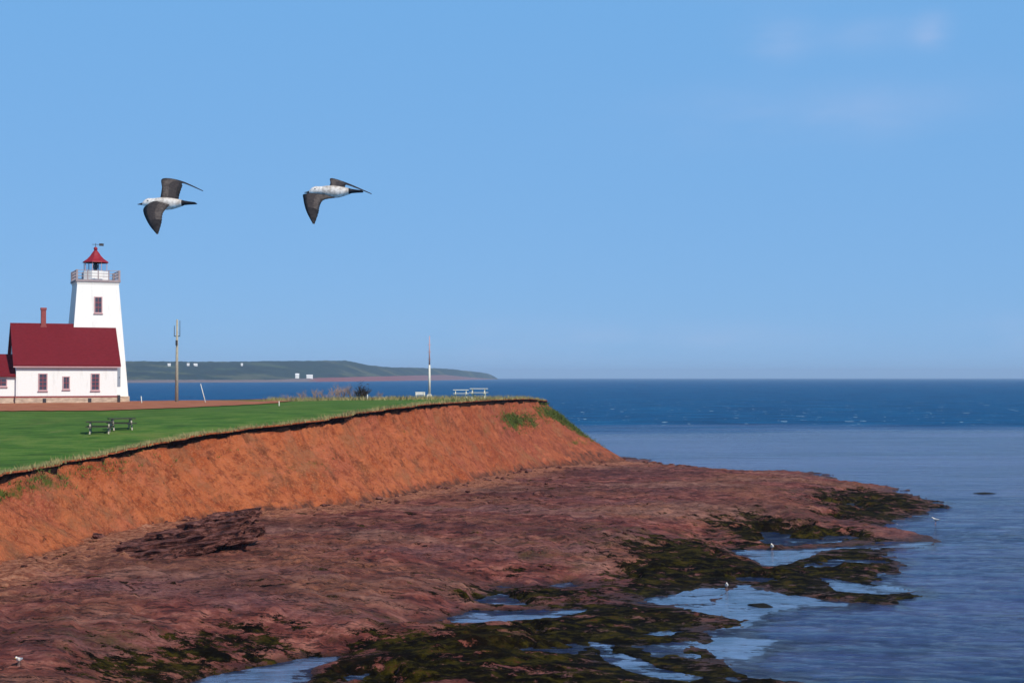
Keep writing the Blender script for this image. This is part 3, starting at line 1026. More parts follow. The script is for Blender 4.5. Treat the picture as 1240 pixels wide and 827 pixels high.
farm('far_barn', 360, 457.5, 9, 8, 6, 3, 'white square building on the far shore, left of the long white shed', None, roof='white')
farm('far_shed', 375, 458.2, 15, 7, 4, 2, 'long low white shed on the far shore beside the white square building', None, roof='white')
for px, py, w in ((205, 443, 7), (228, 442.5, 6), (237, 443, 9), (293, 443, 5)):
    farm('far_farmhouse', px, py, w, 5, 2.2, 1.6, {205: 'pale farmhouse on the wooded far ridge, just left of the utility pole', 228: 'small pale farmhouse on the far ridge just right of the utility pole',
         237: 'wide pale farmhouse on the far ridge, second to the right of the utility pole', 293: 'lone pale farmhouse on the far ridge, the rightmost of those houses'}[px], 'farmhouses on the far ridge', roof='white')

# ------------------------------------------------------------------ lighthouse with its dwelling
def make_window(root, name, x, z0, w, h, yface, rows=2, slope=0.0, label=None):
    """window on a wall facing local -y at yface (yface may lean back with slope per metre)"""
    fr = .1
    bm = bmesh.new()
    for x0, x1, a, b in ((-w / 2 - fr, -w / 2, -fr, h + fr), (w / 2, w / 2 + fr, -fr, h + fr), (-w / 2, w / 2, h, h + fr), (-w / 2, w / 2, -fr, 0)):
        box(bm, x0, x1, -.07, .02, a, b)
    f = from_bm(name, bm, M['trim'], root)
    f.location = (x, yface, z0)
    f.rotation_euler = (-math.atan(slope), 0, 0)
    if label: f['label'] = label
    bm = bmesh.new(); box(bm, -w / 2, w / 2, -.012, .0, 0, h)
    from_bm('pane', bm, M['glass'], f)
    bm = bmesh.new()
    for k in range(1, rows):
        box(bm, -w / 2, w / 2, -.05, -.015, h * k / rows - .04, h * k / rows + .04)
    box(bm, -.03, .03, -.046, -.016, 0, h * .5 - .045)
    box(bm, -.03, .03, -.046, -.016, h * .5 + .045, h)
    from_bm('sash', bm, M['sash'], f)
    bm = bmesh.new(); box(bm, -w / 2 - fr - .05, w / 2 + fr + .05, -.14, -.0, -fr - .07, -fr - .003)
    from_bm('sill', bm, M['trim'], f)
    return f


def gable_roof(root, x0, x1, y0, y1, ze, zr, over, thick, mat, name='roof'):
    ym = (y0 + y1) / 2
    run = ym - y0
    sl = (zr - ze) / run
    bm = bmesh.new()
    for s in (-1, 1):
        ye = ym + s * (run + over)
        a = [(x0 - .3, ye, ze - over * sl), (x1 + .3, ye, ze - over * sl), (x1 + .3, ym, zr), (x0 - .3, ym, zr)]
        lo = [bm.verts.new(p) for p in a]; hi = [bm.verts.new((p[0], p[1], p[2] + thick)) for p in a]
        bm.faces.new(lo); bm.faces.new(hi)
        for i in (0, 1, 3):
            bm.faces.new((lo[i], lo[(i + 1) % 4], hi[(i + 1) % 4], hi[i]))
    return from_bm(name, bm, M[mat], root)


def gable_walls(bm, x0, x1, y0, y1, z0, ze, zr):
    ym = (y0 + y1) / 2
    L = [bm.verts.new(p) for p in ((x0, y0, z0), (x0, y1, z0), (x0, y1, ze), (x0, ym, zr), (x0, y0, ze))]
    Rr = [bm.verts.new(p) for p in ((x1, y0, z0), (x1, y1, z0), (x1, y1, ze), (x1, ym, zr), (x1, y0, ze))]
    bm.faces.new(L); bm.faces.new(Rr)
    for i in range(5): bm.faces.new((L[i], L[(i + 1) % 5], Rr[(i + 1) % 5], Rr[i]))


def build_lighthouse():
    base = at(81, 488, 139)
    root = empty('lighthouse', (base.x, base.y, base.z), R(24))
    tag(root, 'white square lighthouse with a red lantern roof, joined to a low red roofed white house', 'lighthouse')
    X0, X1, DEP = -4.72, 4.78, 7.0
    ZE, ZR = 3.95, 7.72
    bm = bmesh.new(); gable_walls(bm, X0, X1, 0, DEP, .7, ZE, ZR - .05)
    from_bm('house_wall', bm, M['white'], root)
    bm = bmesh.new(); box(bm, X0 - .06, X1 + .06, -.06, DEP + .06, -.8, .55)
    fd = from_bm('foundation', bm, M['stone'], root)
    for vx in (-2.1, 2.15):
        bm = bmesh.new(); box(bm, vx - .16, vx + .16, -.1, -.05, .08, .46)
        from_bm('vent', bm, M['dark'], fd)
    bm = bmesh.new(); box(bm, X0 - .09, X1 + .09, -.09, DEP + .09, .553, .697)
    from_bm('sill_board', bm, M['brick'], root)
    rf = gable_roof(root, X0, X1, 0, DEP, ZE, ZR, .35, .16, 'roof')
    bm = bmesh.new(); box(bm, X0 - .28, X1 + .28, -.345, -.30, 3.46, 3.70)
    from_bm('fascia', bm, M['trim'], rf)
    bm = bmesh.new()
    box(bm, -2.13, -1.67, 3.2, 3.7, 6.6, 9.2); box(bm, -2.18, -1.62, 3.15, 3.75, 9.2, 9.42)
    box(bm, -2.2, -1.6, 3.13, 3.77, 7.3, 7.62)
    from_bm('chimney', bm, M['brick'], rf)
    make_window(root, 'window', (52 - 81) / 12.89, 1.3, .66, 1.5, -.002, 4)
    make_window(root, 'window', (80 - 81) / 12.89, 1.42, .5, 1.1, -.002, 2)
    make_window(root, 'window', (115.5 - 81) / 12.89, 1.3, .66, 1.5, -.002, 4)
    # left wing
    AX0, AX1 = -10.5, X0 - .003
    bm = bmesh.new(); gable_walls(bm, AX0, AX1, .35, 5.6, .7, 2.76, 4.6)
    from_bm('wing_wall', bm, M['white'], root)
    bm = bmesh.new(); box(bm, AX0 - .05, AX1 - .07, .3, 5.65, -.8, .55)
    from_bm('wing_foundation', bm, M['stone'], root)
    bm = bmesh.new(); box(bm, AX0 - .08, AX1 - .1, .27, 5.68, .553, .697)
    from_bm('wing_sill_board', bm, M['brick'], root)
    ym = (0.35 + 5.6) / 2
    gable_roof(root, AX0, AX1 - .31, .35, 5.6, 2.76, 4.65, .3, .14, 'roof', 'wing_roof')
    make_window(root, 'window', -6.05, 1.7, .9, .62, .348, 2)
    # tower
    TX, TY = 3.36, 5.55
    ZT, HB, HT = 12.15, 2.97, 2.02
    bm = bmesh.new(); frustum(bm, TX, TY, -.02 + .6, ZT, HB - (HB - HT) * .6 / ZT, HT)
    from_bm('tower_wall', bm, M['white'], root)
    bm = bmesh.new(); frustum(bm, TX, TY, -.8, .597, HB + .08, HB + .05)
    from_bm('tower_foundation', bm, M['stone'], root)
    sl = (HB - HT) / ZT
    make_window(root, 'window', TX + .0, 9.05, .62, 1.5, TY - (HB - sl * 9.05) - .002, 3, sl)
    # plain grey panel standing in for a grey strip on the tower beside the house
    bm = bmesh.new(); box(bm, 4.83, 5.5, TY - HB + .1, TY - HB + .52, 1.55, 3.62)
    dr = from_bm('grey_panel', bm, M['greyblue'], root)
    bm = bmesh.new(); tube(bm, (5.4, TY - HB + .06, 2.5), (5.4, TY - HB + .1, 2.5), .05)
    from_bm('panel_knob', bm, M['dark'], dr)
    bm = bmesh.new(); box(bm, 4.82, 5.06, -.2, 1.6, -.3, .75)
    from_bm('drain_box', bm, M['dark'], root)
    # gallery
    bm = bmesh.new(); frustum(bm, TX, TY, ZT - .28, ZT - .003, HT + .03, HT + .1)
    from_bm('cornice', bm, M['white'], root)
    bm = bmesh.new(); frustum(bm, TX, TY, ZT, ZT + .2, 2.2, 2.2)
    gal = from_bm('gallery', bm, M['deck'], root)
    bm = bmesh.new()
    for i in range(-2, 3):
        for s in (-1, 1):
            w_ = .09 if abs(i) == 2 else .05
            box(bm, TX + i * 1.04 - w_, TX + i * 1.04 + w_, TY + s * 2.08 - w_, TY + s * 2.08 + w_, ZT + .2, ZT + 1.2)
            if abs(i) < 2:
                box(bm, TX + s * 2.08 - w_, TX + s * 2.08 + w_, TY + i * 1.04 - w_, TY + i * 1.04 + w_, ZT + .2, ZT + 1.2)
    for z in (.55, .85, 1.15):
        for s in (-1, 1):
            beam(bm, (TX - 2.08, TY + s * 2.08, ZT + z), (TX + 2.08, TY + s * 2.08, ZT + z), .05, .05)
            beam(bm, (TX + s * 2.08, TY - 2.08, ZT + z), (TX + s * 2.08, TY + 2.08, ZT + z), .05, .05)
    from_bm('railing', bm, M['deck'], gal)
    # lantern
    bm = bmesh.new(); frustum(bm, TX, TY, ZT + .203, 13.32, 1.2, 1.2, 8)
    from_bm('lantern_wall', bm, M['white'], root)
    bm = bmesh.new(); frustum(bm, TX, TY, 13.323, 14.22, 1.0, 1.0, 8)
    lg = from_bm('lantern_glass', bm, M['lantern_glass'], root)
    for i in range(8):
        bm = bmesh.new()
        a = math.pi / 8 + i * math.pi / 4
        r = 1.07 / math.cos(math.pi / 8)
        tube(bm, (TX + r * math.cos(a), TY + r * math.sin(a), 13.32), (TX + r * math.cos(a), TY + r * math.sin(a), 14.25), .035, n=6)
        from_bm('glazing_bar', bm, M['trim'], lg)
    bm = bmesh.new(); tube(bm, (TX, TY, 13.4), (TX, TY, 13.65), .16, .22, 12); tube(bm, (TX, TY, 13.65), (TX, TY, 14.05), .26, .26, 12); tube(bm, (TX, TY, 14.05), (TX, TY, 14.18), .26, .1, 12)
    from_bm('lamp', bm, M['lamp'], lg)
    bm = bmesh.new()
    prof = [(1.34, 14.22), (1.30, 14.32), (.86, 14.62), (.55, 14.95), (.32, 15.3), (.16, 15.5)]
    n = 8; prev = None
    for r, z in prof:
        ring = [bm.verts.new((TX + r * math.cos(math.pi / 8 + 2 * math.pi * i / n), TY + r * math.sin(math.pi / 8 + 2 * math.pi * i / n), z)) for i in range(n)]
        if prev:
            for i in range(n): bm.faces.new((prev[i], prev[(i + 1) % n], ring[(i + 1) % n], ring[i]))
        else:
            bm.faces.new(ring[::-1])
        prev = ring
    bm.faces.new(prev)
    lr = from_bm('lantern_roof', bm, M['red'], root)
    bm = bmesh.new()
    bmesh.ops.create_uvsphere(bm, u_segments=12, v_segments=8, radius=.2, matrix=Matrix.Translation((TX, TY, 15.66)))
    from_bm('vent_ball', bm, M['red'], lr, True)
    bm = bmesh.new()
    tube(bm, (TX, TY, 15.8), (TX, TY, 16.25), .03, .02, 6)
    tube(bm, (TX - .35, TY, 16.1), (TX + .45, TY, 16.1), .025, .025, 6)
    box(bm, TX + .35, TX + .8, TY - .02, TY + .02, 15.97, 16.23)
    from_bm('weather_vane', bm, M['dark'], lr)


build_lighthouse()

# ------------------------------------------------------------------ poles and stakes
def utility_pole():
    p = on_lawn(214, 487.0) or Vector((-33, 146, 8))
    root = empty('utility_pole', p)
    tag(root, 'tall pale wooden utility pole with thin rods at its top, right of the lighthouse', 'pole')
    h = (487 - 387) / 1722 * p.y
    bm = bmesh.new(); tube(bm, (0, 0, -.4), (0, 0, h), .19, .09, 10)
    from_bm('post', bm, M['wood'], root, True)
    bm = bmesh.new(); box(bm, -.31, .31, -.05, .05, h - 1.72, h - 1.64)
    cr = from_bm('bracket', bm, M['darkwood'], root)
    for sx in (-.28, .28):
        bm = bmesh.new(); tube(bm, (sx, 0, h - 1.62), (sx, 0, h - .1 if sx > 0 else h - .6), .035, .025, 8)
        from_bm('insulator_rod', bm, M['dark'], root)
    bm = bmesh.new(); tube(bm, (.0, -.2, h - 2.6), (.0, -.2, h - 2.1), .11, .11, 10)
    from_bm('transformer', bm, M['dark'], root)


utility_pole()


def mast():
    p = on_lawn(520, 482) or Vector((-8.3, 143, 8.2))
    root = empty('mast', p)
    tag(root, 'slim white mast with a fine grey topmast on the headland lawn', 'mast')
    h1 = (477 - 437) / 1722 * p.y
    h2 = (479 - 404) / 1722 * p.y
    bm = bmesh.new(); box(bm, -.28, .28, -.28, .28, -.3, .45)
    from_bm('base', bm, M['palewood'], root)
    bm = bmesh.new(); tube(bm, (0, 0, .45), (0, 0, h1), .16, .11, 10)
    from_bm('post', bm, M['palewood'], root, True)
    bm = bmesh.new(); tube(bm, (0, 0, h1), (0, 0, h2), .10, .05, 8)
    from_bm('topmast', bm, M['trim'], root, True)
    for k in range(3):
        z = h1 + (h2 - h1) * (.2 + .25 * k)
        bm = bmesh.new(); tube(bm, (-.22, 0, z), (.22, 0, z), .03, .03, 6)
        from_bm('rung', bm, M['trim'], root)


mast()


def stake(px0, py0, px1, py1, label, r=.05, mat='palewood'):
    p = on_lawn(px0, py0) or on_lawn(px0, py0 + 2)
    top = at(px1, py1, p.y)
    bm = bmesh.new(); tube(bm, (0, 0, -.3), (top.x - p.x, 0, top.z - p.z), r, r * .7, 8)
    tube(bm, (top.x - p.x, 0, top.z - p.z), ((top.x - p.x), 0, top.z - p.z + .06), r * .7, r * .2, 8)
    o = from_bm('stake', bm, M[mat], smooth=True)
    o.location = p
    tag(o, label, 'stake')


stake(250, 488, 243, 465, 'thin pale leaning stake on the lawn right of the utility pole', .045)
stake(172, 488.5, 171, 480, 'short pale stake between the lighthouse and the utility pole', .05)
stake(445, 484.5, 445, 478, 'short pale stake at the foot of the dark bare bush', .06)
stake(338, 491.5, 338, 486, 'short pale stake at the end of the dirt lane', .05)


# ------------------------------------------------------------------ picnic tables, bench
def picnic_table(p, rz, W, H, label, mat, legmat, group=None):
    root = empty('picnic_table', p, rz)
    tag(root, label, 'picnic table', group)
    bm = bmesh.new()
    for k in range(5):
        y = -.36 + k * .18
        box(bm, -W / 2, W / 2, y - .082, y + .082, H - .06, H)
    from_bm('tabletop', bm, M[mat], root)
    for s in (-1, 1):
        bm = bmesh.new()
        for k in (0, 1):
            y = s * (.62 + k * .16)
            box(bm, -W / 2, W / 2, y - .075, y + .075, H * .6 - .05, H * .6)
        from_bm('seat', bm, M[mat], root)
    for s in (-1, 1):
        x = s * (W / 2 - .28)
        for q in (-1, 1):
            bm = bmesh.new(); beam(bm, (x, q * .62, -.05), (x, q * .22, H - .06), .09, .09)
            from_bm('leg', bm, M[legmat], root)
        bm = bmesh.new(); box(bm, x - .1, x - .055, -.8, .8, H * .6 - .15, H * .6 - .052)
        from_bm('cross_brace', bm, M[legmat], root)


p = on_lawn(121, 525)
picnic_table(p, R(12), 1.8, .82, 'dark picnic table on the lawn, nearer and further left of the two', 'darkwood', 'wood')
p = on_lawn(147, 520.5)
picnic_table(p, R(26), 1.8, .8, 'dark picnic table on the lawn, further back and right of the two', 'darkwood', 'wood')
p = on_lawn(558, 482.5) or Vector((-5.4, 146, 8.2))
print('table', p)
picnic_table(p, R(4), 1.75, 1.0, 'white picnic table near the cliff edge, left of the two at the tip', 'palewood', 'palewood')
p = on_lawn(579, 481.5) or Vector((-3.5, 150, 8.3))
print('table', p)
picnic_table(p, R(-5), 1.85, 1.05, 'white picnic table near the cliff edge, right of the two at the tip', 'palewood', 'palewood')


def bench(p, rz):
    root = empty('bench', p, rz)
    tag(root, 'low pale wooden bench on the lawn left of the white mast', 'bench')
    bm = bmesh.new()
    for y in (-.14, .02, .18): box(bm, -.6, .6, y - .07, y + .07, .4, .45)
    from_bm('seat', bm, M['palewood'], root)
    bm = bmesh.new()
    for z in (.6, .76): box(bm, -.6, .6, .27, .31, z - .06, z + .06)
    from_bm('backrest', bm, M['palewood'], root)
    for sx in (-.5, .5):
        for y0, z1 in ((-.16, .4), (.24, .8)):
            bm = bmesh.new(); box(bm, sx - .04, sx + .04, y0 - .03, y0 + .027, -.05, z1 - .003)
            from_bm('leg', bm, M['palewood'], root)


p = on_lawn(509, 483) or Vector((-9, 140, 8.2))
bench(p, R(8))


# ------------------------------------------------------------------ shrubs and rank grass
def shrub_mesh(seed, w, h, n, leafy=0, thin=1.0):
    r = random.Random(seed)
    bm = bmesh.new()
    def branch(a, d, L, rad, depth):
        b = a + d * L
        tube(bm, a, b, rad * thin, rad * .6 * thin, 5, False)
        if depth == 0: return
        for _ in range(3 if depth > 1 else 4):
            nd = (d + Vector((r.uniform(-.7, .7), r.uniform(-.7, .7), r.uniform(-.2, .5)))).normalized()
            branch(a + d * L * r.uniform(.4, 1), nd, L * r.uniform(.5, .8), rad * .55, depth - 1)
    for _ in range(n):
        d = Vector((r.uniform(-.6, .6) * w, r.uniform(-.5, .5), 1)).normalized()
        branch(Vector((r.uniform(-.35, .35) * w, r.uniform(-.3, .3), -.1)), d, h * r.uniform(.35, .55), .035, 2)
    for _ in range(leafy):
        x, y = r.gauss(0, .3) * w, r.gauss(0, .35)
        z = abs(r.gauss(.45, .25)) * h
        a = r.uniform(0, 6.28); s = r.uniform(.05, .12)
        vs_ = [bm.verts.new((x + s * math.cos(a + q), y + s * math.sin(a + q), z + s * r.uniform(-.6, .6))) for q in (0, 1.6, 3.1, 4.7)]
        bm.faces.new(vs_)
    me = bpy.data.meshes.new('shrub')
    bm.to_mesh(me); bm.free()
    return me


p = on_lawn(438, 484)
dark = link('bare_shrub', shrub_mesh(3, 1.0, 2.0, 22, 260), M['darktwig'])
dark.location = p
tag(dark, 'dark dense bare bush standing alone at the back rim of the lawn', 'bush')
thicket = [(352, 486, .7), (366, 485.5, 1.0), (380, 485, 1.1), (394, 484.5, 1.3), (407, 484, 1.4), (419, 484, 1.5), (428, 484, 1.3), (460, 482, .6)]
vars_ = [shrub_mesh(20 + k, 1.3, 1.6, 9, 0, .6) for k in range(3)]
for v in vars_: v.materials.append(M['twig'])
for k, (px, py, s) in enumerate(thicket):
    p = on_lawn(px, py) or Vector(((px - 620) / 1722 * 154, 154, 8.3))
    o = bpy.data.objects.new('dry_shrub', vars_[k % 3]); col.objects.link(o)
    o.location = p; o.scale = (s, s, s); o.rotation_euler = (0, 0, k * 1.3)
    tag(o, 'pale leafless twiggy shrub in the thicket left of the dark bush' if px < 450 else 'smallest leafless shrub, low and pale, right of the dark bush', 'shrub', 'leafless shrubs of the rim thicket' if px < 450 else None)


def blades(name, pts, mat, h0, h1, w, per, spread, seed, lean=.5):
    r = np.random.default_rng(seed)
    V = []; F = []
    for p in pts:
        for _ in range(per):
            x, y = p[0] + r.normal(0, spread), p[1] + r.normal(0, spread)
            z = p[2]
            h = r.uniform(h0, h1); a = r.uniform(0, 6.28); l = r.normal(0, lean) * h; m = r.normal(0, lean) * h
            i = len(V)
            V += [(x - w * math.cos(a), y - w * math.sin(a), z - .05), (x + w * math.cos(a), y + w * math.sin(a), z - .05), (x + l, y + m, z + h)]
            F.append((i, i + 1, i + 2))
    o = tri_mesh(name, V, F, mat, smooth=False)
    return tag(o, kind='stuff', label={'straw': 'bleached rank grass along the cliff lip', 'blade': 'green grass tufts along the rim'}.get(name, None))


lip = EDGE_F[PER * 2::2].copy()
lip[:, :2] -= nrm[: len(EDGE_F)][PER * 2::2][:, :2] * .15
o = blades('lip_grass', lip, M['straw'], .12, .34, .035, 9, .22, 1)
o['label'] = 'bleached rank grass along the cliff lip'; o['category'] = 'grass'
bp = []
for px in np.arange(325, 660, 1.2):
    for k in range(3):
        X = (px - 620) / 1722 * 152
        Y = 150 + rng.uniform(-6, 12)
        if inside(np.array([[X * Y / 152, Y]]), B)[0]:
            bp.append((X * Y / 152, Y, zl(X * Y / 152, Y)))
o = blades('rim_grass', bp, M['straw'], .15, .55, .04, 5, .35, 2)
o['label'] = 'pale long grass on the back rim of the headland'; o['category'] = 'grass'
# mats on the slope near the tip
mp = []
nu, nv = CLIFF.shape[:2]
for u0, v0, ru, rv, n in ((PER * 12.35, 21, 12, 4, 500), (PER * 13.75, 17, 22, 5, 700), (PER * 14.2, 24, 10, 9, 600), (PER * 3.0, 12, 60, 4, 260)):
    for _ in range(n):
        i = int(np.clip(rng.normal(u0, ru), 0, nu - 1)); j = int(np.clip(rng.normal(v0, rv), 5, nv - 4))
        mp.append(CLIFF[i, j])
o = blades('slope_plants', mp, M['blade'], .06, .22, .03, 8, .2, 3, .9)
o['label'] = 'low green plants gripping the red cliff slope'; o['category'] = 'plants'


# ------------------------------------------------------------------ rocks
def rock_mesh(seed, flat=.6):
    bm = bmesh.new()
    bmesh.ops.create_icosphere(bm, subdivisions=3, radius=1.0)
    co = np.array([v.co[:] for v in bm.verts])
    d = 1 + .35 * fbm(co[:, 0] * 1.1, co[:, 1] * 1.1, co[:, 2] * 1.1, seed, 3) + .12 * fbm(co[:, 0] * 4, co[:, 1] * 4, co[:, 2] * 4, seed + 9, 3)
    # facets: clip by a few random planes
    r = np.random.default_rng(seed)
    for _ in range(9):
        n = r.normal(size=3); n /= np.linalg.norm(n)
        s = co * d[:, None] @ n
        lim = r.uniform(.55, .85)
        d = np.where(s > lim, d * lim / np.maximum(s, 1e-6), d)
    co = co * d[:, None]
    for v, c in zip(bm.verts, co):
        v.co = (c[0], c[1], c[2] * flat)
    me = bpy.data.meshes.new('boulder')
    bm.to_mesh(me); bm.free()
    me.materials.append(M['rock'])
    return me


RM = [rock_mesh(200 + 11 * k, .5 + .1 * (k % 3)) for k in range(6)]
fu = np.array([p for p in FOOT[PER * 2: PER * 14]])


def rock(p, s, label, group, k):
    o = bpy.data.objects.new('boulder', RM[k % 6]); col.objects.link(o)
    o.location = p
    o.scale = (s * random.uniform(.8, 1.4), s * random.uniform(.8, 1.2), s * random.uniform(.7, 1.0))
    o.rotation_euler = (random.uniform(-.3, .3), random.uniform(-.3, .3), random.uniform(0, 6.28))
    tag(o, label, 'boulder', group)


for k in range(110):
    i = random.randrange(len(fu))
    f = fu[i]; nn = nrm[PER * 2 + i]
    off = abs(random.gauss(0, 1.6)) - .4
    x, y = f[0] + nn[0] * off, f[1] + nn[1] * off
    s = random.choice((.12, .15, .2, .28, .4)) * random.uniform(.8, 1.2)
    rock((x, y, max(shore_z(x, y), 0) + s * .1), s, 'loose dark red boulder lying along the foot of the cliff', 'boulders along the cliff foot', k)
for k in range(45):
    px = random.uniform(560, 690); py = random.uniform(572, 612)
    p = on_shore(px, py)
    s = random.uniform(.15, .42)
    rock(p, s, 'dark purple red boulder strewn on the platform below the headland', 'boulders on the platform below the headland', k)
for k in range(60):
    px = random.uniform(20, 900); py = random.uniform(640, 760)
    p = on_shore(px, py)
    if p.z < .15: continue
    s = random.uniform(.07, .2)
    rock(p, s, 'small stone lying on the open rock platform', 'stones on the open rock platform', k)


for k in range(16):
    px = 742 + 7.2 * k + random.uniform(-3, 3)
    p = ground(px, 555.5 + (px - 742) * .105 + random.uniform(-1, 2.5), .1)
    rock((p.x, p.y, .05), random.uniform(.3, .75), 'dark wet boulder at the waterline just right of the cliff tip', 'boulders at the waterline by the cliff tip', k)


def outcrop():
    """tilted sandstone ledges that stick out of the platform below the cliff"""
    org = on_shore(214, 668)
    bm = bmesh.new()
    r = random.Random(5)
    #        cx   cy   z   half-x half-y thick dip
    slabs = [(-2.6, -1.0, .05, 3.2, 2.6, .30), (-1.2, .2, .28, 3.4, 2.4, .32), (-.2, 1.2, .56, 3.2, 2.2, .34), (.9, 2.0, .86, 2.7, 1.9, .36),
             (1.9, 2.6, 1.16, 2.0, 1.6, .36), (2.7, 3.3, 1.48, 1.3, 1.2, .3), (2.2, .2, .2, 1.6, .9, .34), (.7, -1.1, .05, 1.1, .7, .3), (3.4, 1.6, .35, .9, .8, .5)]
    for q, (cx, cy, z, hx, hy, th) in enumerate(slabs):
        n = 72
        rings = []
        for (ins, dz) in ((.75, -.5), (.5, -.25), (.42, -.08), (.03, 0), (0, th * .35), (.10, th * .45), (.06, th * .97), (.16, th), (1.2, th * 1.1)):
            ring = []
            for i in range(n):
                a = 2 * math.pi * i / n
                c, s = math.cos(a), math.sin(a)
                e = 2.6
                rr = 1 / (abs(c) ** e + abs(s) ** e) ** (1 / e)
                nz = float(fbm(np.array([c * 1.6 + q * 7]), np.array([s * 1.6]), 0, 301 + q, 4, .62)[0])
                nz2 = float(vnoise(np.array([i * .55 + q * 31]), np.array([dz * 3]), 0, 311)[0])
                k = rr * (1 + .5 * nz) + .13 * nz2 + .10 * (math.floor(i / 5 + q) * 2.399 % 1 - .5)
                x = cx + (hx * k - ins) * c if hx * k > ins else cx
                y = cy + (hy * k - ins) * s if hy * k > ins else cy
                zz = z + dz + (x * .15) + .12 * nz2 - .04 * (y - cy)
                ring.append(bm.verts.new((x, y, zz)))
            rings.append(ring)
        for A, Bq in zip(rings[:-1], rings[1:]):
            for i in range(n): bm.faces.new((A[i], A[(i + 1) % n], Bq[(i + 1) % n], Bq[i]))
        bm.faces.new(rings[-1])
    o = from_bm('rock_outcrop', bm, M['rock'])
    o.location = (org.x, org.y, org.z - .1)
    o.rotation_euler = (0, 0, R(10))
    o.scale = (1.05, 1.15, .8)
    tag(o, 'stack of tilted dark red sandstone ledges below the cliff', 'rock outcrop')


outcrop()

# low seaweedy rocks out in the water
for px, py, s, lab in ((1225, 749, .9, 'low dark rock awash at the right, nearest the camera'), (1195, 597, 1.6, 'low dark rock awash off the platform point'), (920, 733, .75, 'small dark humped rock in the shallow bay')):
    p = ground(px, py, 0)
    o = bpy.data.objects.new('sea_rock', RM[2].copy()); col.objects.link(o)
    o.data.materials.clear(); o.data.materials.append(M['wetrock'])
    o.location = (p.x, p.y, -.02); o.scale = (s, s * .8, .07 if s > .8 else .2); o.rotation_euler = (0, 0, px)
    tag(o, lab, 'rock')


# ------------------------------------------------------------------ gulls
def loft(bm, st, mat_of, n=14):
    """st: (x, z, rz, ry) stations along the body axis"""
    prev = None
    for k, (x, z, rz, ry) in enumerate(st):
        ring = [bm.verts.new((x, ry * math.cos(2 * math.pi * i / n), z + rz * math.sin(2 * math.pi * i / n))) for i in range(n)]
        if prev:
            for i in range(n):
                f = bm.faces.new((prev[i], prev[(i + 1) % n], ring[(i + 1) % n], ring[i])); f.material_index = mat_of(k); f.smooth = True
        else:
            f = bm.faces.new(ring[::-1]); f.material_index = mat_of(0)
        prev = ring
    f = bm.faces.new(prev); f.material_index = mat_of(len(st) - 1)


def smooth_list(pts, per):
    return catmull([Vector(p) for p in pts], per)


def wing(bm, le, te, th, mat_fn, per=7, nseg=10, fingers=True):
    L = smooth_list(le, per); T = smooth_list(te, per)
    n = len(L)
    thk = np.interp(np.linspace(0, 1, n), np.linspace(0, 1, len(th)), th)
    span = np.gradient(L, axis=0)
    prev = None
    for k in range(n):
        ch = T[k] - L[k]
        up = np.cross(ch, span[k]); up /= max(np.linalg.norm(up), 1e-6)
        tk = T[k] + ch * ((.03 if k > n * .5 else .015) * (1 if k % 2 else -.4)) * (1 if fingers and 2 < k < n - 1 else 0)
        ch2 = tk - L[k]
        ring = []
        for j in range(nseg):
            a = j / nseg
            if a < .5:
                c = a * 2; s = 1
            else:
                c = 2 - a * 2; s = -1
            prof = 1.6 * math.sqrt(max(c, 0)) * (1 - c) * 1.0 + .04
            camber = .09 * 4 * c * (1 - c) * np.linalg.norm(ch)
            ring.append(bm.verts.new(L[k] + ch2 * c + up * (s * prof * thk[k]) + up * camber * (-1)))
        if prev:
            for j in range(nseg):
                f = bm.faces.new((prev[j], prev[(j + 1) % nseg], ring[(j + 1) % nseg], ring[j])); f.material_index = mat_fn(k / (n - 1), (j % (nseg // 2)) / (nseg / 2)); f.smooth = True
        else:
            bm.faces.new(ring)
        prev = ring
    bm.faces.new(prev)


FM = ['feather_head', 'feather_body', 'feather_wing', 'feather_tip', 'beak', 'feather_grey', 'yellow', 'legs', 'dark', 'feather_covert']


def flying_gull(cx, cy, body, near_le, near_te, far_le, far_te, label):
    S = 1722 / 15.5           # pixels per metre at the bird
    org = at(cx, cy, 15.5)
    q = lambda p: tuple(at(p[0], p[1], 15.5 - p[2]) - org)
    bm = bmesh.new()
    st = [((x - cx) / S, -(y - cy) / S, rz / S, ry / S) for x, y, rz, ry in body]
    nb = len(st)
    loft(bm, st, lambda k: 4 if k <= 2 else 0 if k <= 7 else 1 if k < nb - 4 else 3)
    # eyes
    ex, ez = st[5][0], st[5][1] + .012
    for s in (-1, 1):
        r0 = len(bm.faces)
        res = bmesh.ops.create_icosphere(bm, subdivisions=1, radius=.008, matrix=Matrix.Translation((ex, s * st[5][3] * .93, ez)))
        for v in res['verts']:
            for f in v.link_faces: f.material_index = 8
    fn = lambda t, c: 3 if (t > .7 or c > .78) else (9 if c < .38 else 2)
    wing(bm, [q(p) for p in near_le], [q(p) for p in near_te], [.02, .02, .014, .01, .004], fn)
    wing(bm, [q(p) for p in far_le], [q(p) for p in far_te], [.02, .02, .014, .01, .004], fn)
    o = from_bm('gull', bm, [M[m] for m in FM])
    o.location = org
    tag(o, label, 'gull', 'gulls in flight')
    return o


